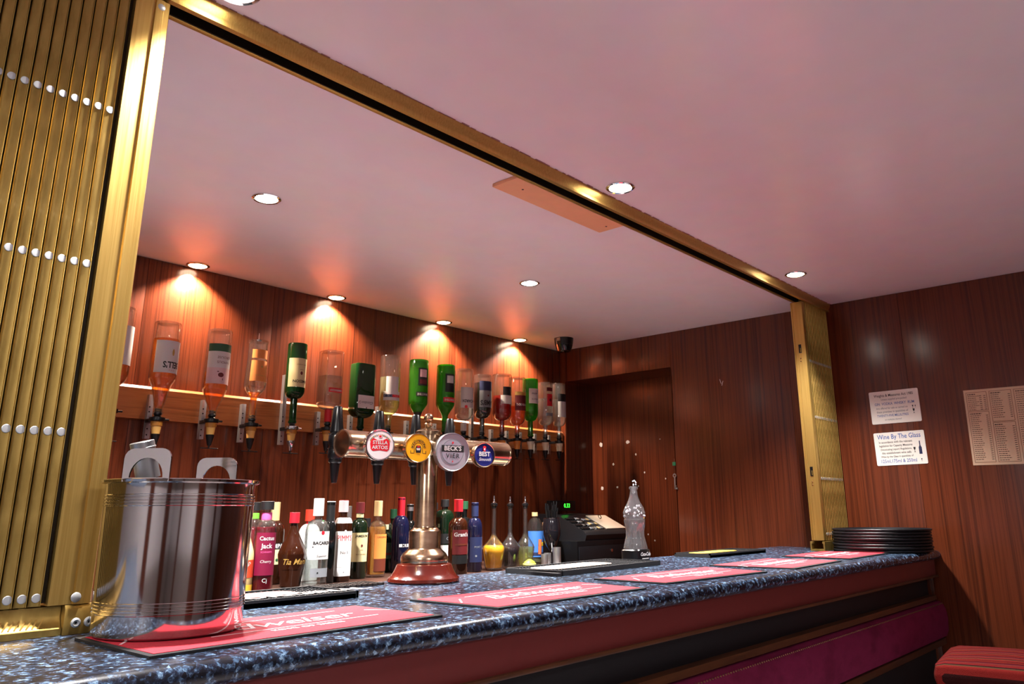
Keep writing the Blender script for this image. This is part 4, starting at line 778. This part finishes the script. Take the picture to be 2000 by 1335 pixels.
def bodd(r, disc, poly, tx):
    for i, ch in enumerate('BODDINGTONS'):
        t = math.radians(180 - (i * 14 + 20) + 0); rr = .0185
        if i < 3 or i > 7: pass
        a = 180 - i * 18; th = math.radians(a); tx(ch, .0095, rr * math.cos(th), .001 + rr * math.sin(th), P['blk'], rot=th - PI / 2, bold=.02)
    for rr in (.0225 * 0 + .0135,):
        pts = []
        for i in range(13): th = math.radians(180 - i * 15); pts.append((rr * math.cos(th), .001 + rr * math.sin(th)))
        outer = [(-rr, -.014)] + pts + [(rr, -.014)]; inn = [(x * .9, y if y > -.01 else y) for x, y in reversed([(a, (b - .001) * .9 + .001) if b > 0 else (a, b) for a, b in outer])]
        poly(outer + inn, P['blk'], .0006)
    poly([(-.024, -.016), (-.013, -.016), (-.013, -.0145), (-.0225, -.0145), (-.0225, -.008), (-.024, -.008)], P['blk'], .0006); poly([(.024, -.016), (.013, -.016), (.013, -.0145), (.0225, -.0145), (.0225, -.008), (.024, -.008)][::-1], P['blk'], .0006)
    poly([(-.007, -.014), (-.009, -.002), (-.006, .006), (.006, .006), (.009, -.002), (.007, -.014)], P['blk'], .0006); poly([(-.005, -.007), (-.0065, -.001), (.0065, -.001), (.005, -.007)], P['wht'], .0009); poly([(-.004, .001), (-.004, .005), (.004, .005), (.004, .001)], P['red'], .0009)
    tx('1778', .005, 0, -.019, P['blk'])
medal(817, 874, .041, mbrass, mat('badge_yellow', (240, 176, 30), .3), bodd, rim=.002)
def becks(r, disc, poly, tx):
    disc(r * .66, P['grey'], .0004); disc(r * .62, mat('badge_silver', (170, 164, 178), .3, .3), .0006)
    poly([(-r * .66, .0), (r * .66, .0), (r * .66, r * .34), (-r * .66, r * .34)], P['blk'], .0009)
    tx("BECK'S", .0185, 0, r * .17, P['wht'], bold=.03); tx('VIER', .019, 0, -r * .22, P['blk'], bold=.01, space=1.25)
    disc(.003, P['red'], .0012, 0, r * .48); disc(.002, P['red'], .0012, 0, -r * .5)
medal(884, 882, .0555, mbrush, mat('badge_pearl', (186, 182, 192), .35, .4), becks, rim=.002)
def best(r, disc, poly, tx):
    disc(.0048, P['red'], .001, 0, r * .5, 1.9); poly([(-.0045, r * .5), (-.006, r * .72), (-.001, r * .6), (.001, r * .6), (.006, r * .72), (.0045, r * .5)], P['red'], .0012)
    disc(.0022, mgw, .0014, 0, r * .46, 1.6)
    tx('BEST', .0185, .0, r * .06, P['wht'], bold=.03); tx('Smooth', .0135, .001, -r * .36, P['wht'], shear=.35, bold=.01)
medal(946, 888, .0375, mbrass, mat('badge_blue', (34, 40, 112), .3), best, rim=.003)
# black dispense heads on the bar side
for i, px in enumerate((1.318, 1.466, 1.608, 1.752)):
    c = Vector((px - fx, .10, hub + .004))
    t1 = finish('dispense_head', lathe([(0, -.042), (.017, -.042), (.021, -.036), (.021, -.012), (.018, -.008), (.022, .004), (.022, .024), (.017, .030), (0, .030)], 28, mtx=Matrix.Translation(c)), mblack, tp_)
    finish('spout', lathe([(0, -.105), (.0075, -.105), (.0095, -.095), (.014, -.052), (.0185, -.048), (.0185, -.042), (0, -.042)], 24, mtx=Matrix.Translation(c)), mblack, t1)
    finish('lever_handle', lathe([(0, .03), (.015, .03), (.0195, .036), (.019, .042), (.0165, .06), (.0125, .105), (.010, .108), (0, .108)], 24, mtx=Matrix.Translation(c)), mblack, t1)
    bm = cyl(bmesh.new(), c + Vector((0, -.07, -.004)), c, .012); finish('shank', bm, mchrome, t1)
    for z in (-.010, .030):
        finish('collar_ring', lathe([(.0205, z - .0012), (.0228, z - .0008), (.0228, z + .0008), (.0205, z + .0012)], 28, mtx=Matrix.Translation(c)), mblack, t1)

# ------------------------------------------------------------------ steel ice bucket
bx, by, bz = .652, 1.385, CT + .0052
ib = empty('ice_bucket', (bx, by, bz)); tag(ib, 'polished steel wine bucket with two lug handles on the nearest red bar runner', 'ice bucket')
RB, HB = .119, .243
pr = [(0, .001), (RB * .93, .001), (RB * .965, .004), (RB * .975, .012)]
for z in (.038, .043, .048, .053): pr += [(RB * .98, z - .002), (RB * .988, z - .001), (RB * .988, z + .001), (RB * .98, z + .002)]
for z in (.203, .208, .213, .218): pr += [(RB * 1.0, z - .002), (RB * 1.008, z - .001), (RB * 1.008, z + .001), (RB * 1.0, z + .002)]
pr += [(RB * 1.003, HB - .012), (RB * 1.01, HB - .006), (RB * 1.06, HB - .004), (RB * 1.065, HB), (RB * 1.05, HB + .001), (RB * .975, HB - .002), (RB * .95, .006), (0, .006)]
finish('bucket_body', lathe(pr, 96), msteel, ib)
def lug(ang, w, h):
    # plate with an arched cut-out, thin, following a chord of the rim
    outer = []
    r = .016
    outer += [(-w / 2, 0), (-w / 2, h - r)] + [(-w / 2 + r - r * math.cos(a), h - r + r * math.sin(a)) for a in [PI / 8 * i for i in range(1, 5)]]
    outer += [(w / 2 - r + r * math.sin(a), h - r + r * math.cos(a)) for a in [PI / 8 * i for i in range(0, 5)]] + [(w / 2, 0)]
    iw = w * .36; n = 14; inn = [(iw * math.cos(PI * i / n), .006 + h * .60 * math.sin(PI * i / n)) for i in range(n + 1)]
    bm = bmesh.new(); 
    oc = bmesh.new(); vs = [oc.verts.new((a, 0, b)) for a, b in outer]; es = [oc.edges.new((vs[i], vs[(i + 1) % len(vs)])) for i in range(len(vs))]
    vi = [oc.verts.new((a, 0, b)) for a, b in inn]; es += [oc.edges.new((vi[i], vi[(i + 1) % len(vi)])) for i in range(len(vi))]
    bmesh.ops.triangle_fill(oc, use_beauty=True, edges=es)
    g = bmesh.ops.extrude_face_region(oc, geom=oc.faces[:]); bmesh.ops.translate(oc, verts=[v for v in g['geom'] if isinstance(v, bmesh.types.BMVert)], vec=(0, .0035, 0))
    bmesh.ops.recalc_face_normals(oc, faces=oc.faces)
    d = RB * .985; oc.transform(Matrix.Translation((d * math.cos(ang), d * math.sin(ang), HB - .004)) @ Matrix.Rotation(ang - PI / 2, 4, 'Z')); 
    finish('lug_handle', oc, msteel, ib, smooth=25)
va = math.atan2(-by, -bx)
lug(va - math.radians(28), .078, .052); lug(va - math.radians(28) + PI, .078, .052)
# wine bottle standing in the bucket
tg = at(281, 884, 'y', 1.395); ci = Vector((bx + .012, by + .01, bz + .0105)); axis = (tg - ci).normalized()
wbm = bottle('wine_bottle', 'green wine bottle with silver screw cap leaning inside the steel bucket', None, ci, (tg - ci).length + .018, .036, .0155, .60, .76, g=mgrglass, caps=[(.80, 1.005, 1.25, mat('silver_foil', (170, 172, 176), .3, .8))])
wbm.rotation_mode = 'QUATERNION'; wbm.rotation_quaternion = axis.to_track_quat('Z', 'Y')
for z in ((tg - ci).length + q_ for q_ in (-.008, .0, .008)): finish('cap_ring', lathe([(.0193, z - .0015), (.0206, z - .0008), (.0206, z + .0008), (.0193, z + .0015)], 28), mbrush, wbm)

# ------------------------------------------------------------------ clear bottle-shaped ornament on black base
q = at(1229, 1094, 'z', CT); px_, py_ = q.x + .004, 1.842
co = empty('bottle_ornament', (px_, py_, CT)); tag(co, 'clear contour bottle ornament on a black base with white script, behind the drip mat', 'ornament')
s_ = mpp((px_, py_, CT)); 
bs = finish('base', lathe([(0, .0005), (.054, .0005), (.054, .040), (.050, .044), (0, .044)], 4 * 12, n=4, sy=.8), mblack, co)
textobj('lettering', 'Coca-Cola', .0185, flat((.003, -.0437, .026), (1, 0, 0), (0, 0, 1)), P['wht'], bs, shear=.35, bold=.03, space=.85)
finish('print', B(-.02, .026, -.0438, -.0434, .0085, .0115), P['wht'], bs)
cp = [(0, .045), (.046, .045), (.047, .05), (.042, .07), (.036, .095), (.036, .115), (.040, .135), (.0425, .150), (.0425, .158), (.040, .161), (.0425, .166), (.0425, .185), (.036, .203), (.025, .225), (.017, .247), (.0145, .265), (.0145, .274), (.018, .276), (.018, .284), (.0145, .286), (.011, .286), (.010, .262), (0, .255)]
bm = lathe(cp, 32)
for v in bm.verts:
    if .17 < v.co.z < .26:
        k_ = random.uniform(.93, 1.08); v.co.x *= k_; v.co.y *= k_
    if .05 < v.co.z < .14: a = math.atan2(v.co.y, v.co.x); k_ = 1 + .03 * math.cos(16 * a); v.co.x *= k_; v.co.y *= k_
finish('clear_bottle', bm, glass('cloudy_acrylic', (244, 242, 244), body=.06, edge=.3, ior=1.8), co, smooth=28)
random.seed(11)
for k_ in range(34):
    a = random.uniform(0, 2 * PI); z = random.uniform(.168, .21) if k_ < 26 else random.uniform(.285, .31); r = (.043 if z < .19 else .035) if z < .25 else .006
    bm = bmesh.new(); bmesh.ops.create_icosphere(bm, subdivisions=1, radius=random.uniform(.003, .006) if z < .25 else .0035); bm.transform(Matrix.Translation((r * math.cos(a) + (.008 if z > .25 else 0), r * math.sin(a), z)) @ Matrix.Rotation(a, 4, 'Z')); finish('ice_chip', bm, MATS.get('sparkling_ice') or glass('sparkling_ice', (244, 244, 246), body=.45, ior=1.9), co, smooth=0)

# ------------------------------------------------------------------ stack of trays
TL = ['topmost of the stack of black round trays on the counter end'] + ['black round tray, %s from the top of the stack' % o for o in ('second', 'third', 'fourth', 'fifth', 'sixth', 'seventh')] + ['lowest of the stack of black round trays, resting on the counter']
tc = (3.945, 1.292)
trb = lathe([(0, .0), (.17, .0), (.212, .0020), (.216, .004), (.2168, .0105), (.2155, .0122), (.213, .0122), (.211, .0030), (.17, .0022), (0, .0022)], 72)
for i in range(8):
    o = finish('round_tray', trb.copy(), mat('tray_black', (24, 24, 28), .42, bump=.2, bscale=300)); o.location = (tc[0] + random.uniform(-.003, .003), tc[1] + random.uniform(-.003, .003), CT + .0012 + .0129 * (7 - i)); tag(o, TL[i], 'tray', 'black round trays stacked on the counter')

# ------------------------------------------------------------------ notices on the right wall
def sign(name, label, c4, m, cat, r=.006):
    a = [at(x, y, 'x', XW) for x, y in c4]; c = sum(a, Vector()) / 4; u = ((a[1] - a[0]) + (a[3] - a[2])) / 2; v = ((a[0] - a[2]) + (a[1] - a[3])) / 2
    W_, H_ = u.length, v.length; u.normalize(); v = Vector((-1, 0, 0)).cross(u).normalized(); v = v if v.z > 0 else -v
    c = Vector((XW - .0005, c.y, c.z)); f = lambda lift: (lambda s, t: c + u * s + v * t + Vector((-lift, 0, 0)))
    o = finish(name, quadpatch(f(0), W_, H_, .0022, r=r, nrm=(-1, 0, 0)), m, smooth=0); tag(o, label, cat)
    return o, f, W_, H_
o, f, W_, H_ = sign('notice', 'white spirit measures notice with rounded corners, upper of the two', [(1696, 767), (1792, 756.5), (1705, 829), (1801, 821.6)], mat('white_plaque', (226, 222, 212), .3), 'notice')
tb = cr('print_blue', 60, 96, 160)
for s, wf, y, m in (('Weights & Measures Act 1985', .80, .36, P['blk']), ('Unless supplied pre-packed', .52, .24, P['grey']), ('GIN  VODKA  WHISKY  RUM', .80, .10, tb), ('Are offered for sale or served on', .64, -.03, P['grey']), ('these premises in quantities of', .64, -.14, P['grey']), ('TWENTY-FIVE MILLILITRES', .64, -.26, tb), ('or multiples thereof', .34, -.38, P['grey'])):
    vs, _ = text_verts(s, 1, bold=.01); wn = max(v[0] for v in vs) - min(v[0] for v in vs)
    textobj('lettering', s, W_ * wf / wn, (lambda y: (lambda a, b: f(.0026)(a + (-.06 * W_ if y < .05 else 0), b * 1.25 + y * H_)))(y), m, o, bold=.01)
def glassicon(u, v, k):
    pts = [(-.004, .01), (.004, .01), (.003, .002), (.0008, .0), (.0008, -.007), (.004, -.009), (-.004, -.009), (-.0008, -.007), (-.0008, 0), (-.003, .002)]
    bm = bmesh.new(); bm.faces.new([bm.verts.new(f(.0026)(u + a * k, v + b * k)) for a, b in pts]); finish('printed_glass', bm, P['blk'], o, smooth=0)
glassicon(W_ * .37, -.03, 1.2); glassicon(W_ * .36, -.008, .8); glassicon(W_ * .41, -.007, .6)
o, f, W_, H_ = sign('notice', 'white wine measures notice with blue heading, lower of the two', [(1706, 846), (1804.5, 839), (1714, 910), (1813, 904)], MATS['white_plaque'], 'notice')
for s, wf, y, m, dx in (('Wine By The Glass', .86, .36, tb, 0), ('In accordance with the relevant', .66, .20, P['blk'], -.08), ('legislation for Capacity Measures', .66, .09, P['blk'], -.08), ('(Intoxicating Liquor) Regulations,', .62, -.02, P['blk'], -.08), ('this establishment wine sells', .58, -.13, P['blk'], -.08), ('Wine by the Glass in quantities of', .64, -.24, P['blk'], -.08), ('125ml,175ml & 250ml', .70, -.38, tb, -.06)):
    vs, _ = text_verts(s, 1, bold=.01); wn = max(v[0] for v in vs) - min(v[0] for v in vs)
    textobj('lettering', s, W_ * wf / wn, (lambda y, dx: (lambda a, b: f(.0026)(a + dx * W_, b * 1.25 + y * H_)))(y, dx), m, o, bold=.01)
pts = [(-.007, -.03), (.007, -.03), (.007, .002), (.0025, .012), (.0025, .034), (-.0025, .034), (-.0025, .012), (-.007, .002)]
bm = bmesh.new(); bm.faces.new([bm.verts.new(f(.0026)(W_ * .39 + a, -.004 + b)) for a, b in pts]); finish('printed_bottle', bm, P['navy'], o, smooth=0)
glassicon(W_ * .28, -.012, 1.3); glassicon(W_ * .39, -.062, .7)
o, f, W_, H_ = sign('drinks_menu', 'cream drinks price list pinned to the wood wall at the right edge', [(1880, 762), (2000, 753), (1902, 909), (2000, 905)], mat('menu_card', (206, 176, 146), .6), 'menu', r=0)
me_ = o.data; W2 = .40   # the card runs on past the frame
bpy.data.objects.remove(o)
u_ = (f(0)(1, 0) - f(0)(0, 0)); c_ = f(0)(-W_ / 2 + W2 / 2, 0); vv = (f(0)(0, 1) - f(0)(0, 0)); H_ = .352
f = lambda lift: (lambda s, t: c_ + u_ * s + vv * t + Vector((-lift, 0, 0)))
o = tag(finish('drinks_menu', quadpatch(f(0), W2, H_, .0012, nrm=(-1, 0, 0)), MATS['menu_card'], smooth=0), 'cream drinks price list pinned to the wood wall at the right edge', 'menu')
def frame(x0, x1, y0, y1):
    bm = bmesh.new()
    for a, b, c, d in ((x0, x1, y0, y0 + .0016), (x0, x1, y1 - .0016, y1), (x0, x0 + .0016, y0, y1), (x1 - .0016, x1, y0, y1)):
        bm.faces.new([bm.verts.new(f(.0018)(*q_)) for q_ in ((a, c), (b, c), (b, d), (a, d))])
    finish('ruled_box', bm, P['brn'], o, smooth=0)
def rows(x0, x1, ytop, nrow, step):
    bm = bmesh.new()
    for i in range(nrow):
        y = ytop - i * step; hh = .0013 if i else .0022; xe = x0 + (x1 - x0) * random.uniform(.38, .62)
        segs = []; x = x0
        while x < xe: w_ = random.uniform(.004, .010); segs.append((x, min(x + w_, xe))); x += w_ + .0018
        if i: segs += [(x1 - .012, x1 - .002)] + ([(x1 - .03, x1 - .02)] if x1 - x0 < .09 and nrow < 12 else [])
        for a, b in segs: bm.faces.new([bm.verts.new(f(.0018)(*q_)) for q_ in ((a, y - hh), (b, y - hh), (b, y + hh), (a, y + hh))])
    finish('menu_lines', bm, mat('menu_ink', (70, 50, 44), .6), o, smooth=0)['kind'] = 'stuff'
hw = W2 / 2; hh_ = H_ / 2
for x0, x1 in ((-hw + .010, -hw + .098),): frame(x0, x1, hh_ - .100, hh_ - .012); rows(x0 + .006, x1 - .003, hh_ - .022, 9, .009); frame(x0, x1, -hh_ + .012, hh_ - .104); rows(x0 + .006, x1 - .003, hh_ - .114, 24, .0092)
for x0, x1 in ((-hw + .108, -hw + .200),): frame(x0, x1, hh_ - .155, hh_ - .012); rows(x0 + .006, x1 - .003, hh_ - .022, 13, .0095); frame(x0, x1, -hh_ + .012, hh_ - .159); rows(x0 + .006, x1 - .003, hh_ - .170, 18, .0095)
frame(-hw + .21, hw - .01, -hh_ + .012, hh_ - .012); rows(-hw + .217, hw - .013, hh_ - .022, 33, .0098)
# key hanging on its hook
p = at(1317, 905, 'x', XW)
ky = empty('hanging_key', (XW, p.y, p.z)); tag(ky, 'silver key with green tag hanging on the wall beside the alcove', 'key')
finish('hook', cyl(bmesh.new(), (-.001, 0, .03), (-.001, 0, .008), .0012), mbrass, ky); finish('tag', B(-.004, -.001, -.011, .011, -.012, .010, bev=.001), mat('green_tag', (30, 110, 76), .4), ky)
finish('cord', cyl(bmesh.new(), (-.002, 0, -.012), (-.002, .0, -.060), .0012), mblack, ky)
bm = lathe([(.006, -.001), (.012, -.001), (.012, .001), (.006, .001)], 20); bm.transform(Matrix.Translation((-.004, 0, -.070)) @ Matrix.Rotation(PI / 2, 4, 'Y')); box(bm, -.0055, -.0025, -.0035, .0035, -.150, -.080); box(bm, -.0055, -.0025, -.016, .002, -.150, -.140); box(bm, -.0055, -.0025, -.010, .002, -.134, -.129)
finish('key', bm, mbrush, ky)

# ------------------------------------------------------------------ bar stool at the corner
st = empty('bar_stool', (3.565, .735, 0)); tag(st, 'bar stool with red striped cushion in the lower right corner', 'stool'); st.rotation_euler[2] = .12
SH = .775
bm = B(-.25, .25, -.25, .25, SH - .10, SH, bev=.042); bmesh.ops.subdivide_edges(bm, edges=bm.edges[:], cuts=3, use_grid_fill=True)
for v in bm.verts:
    if v.co.z > SH - .03: v.co.z += .022 * (1 - (v.co.x / .25) ** 2) * (1 - (v.co.y / .25) ** 2)
finish('seat_cushion', bm, mstripe, st, smooth=80)
finish('piping', prism([], 'x', 0, 0), mstripe, st) if False else None
finish('seat_frame', B(-.235, .235, -.235, .235, SH - .145, SH - .101, bev=.004), mat('dark_stool_wood', (70, 44, 34), .35), st)
for sx_, sy_ in ((-1, -1), (1, -1), (1, 1), (-1, 1)): finish('leg', cyl(bmesh.new(), (sx_ * .22, sy_ * .22, .0), (sx_ * .175, sy_ * .175, SH - .13), .016, .02), MATS['dark_stool_wood'], st)
for z in (.25,):
    for a, b in (((-.2, -.2, z), (.2, -.2, z)), ((.2, -.2, z), (.2, .2, z)), ((.2, .2, z), (-.2, .2, z)), ((-.2, .2, z), (-.2, -.2, z))): finish('footrail', cyl(bmesh.new(), a, b, .011), MATS['dark_stool_wood'], st)
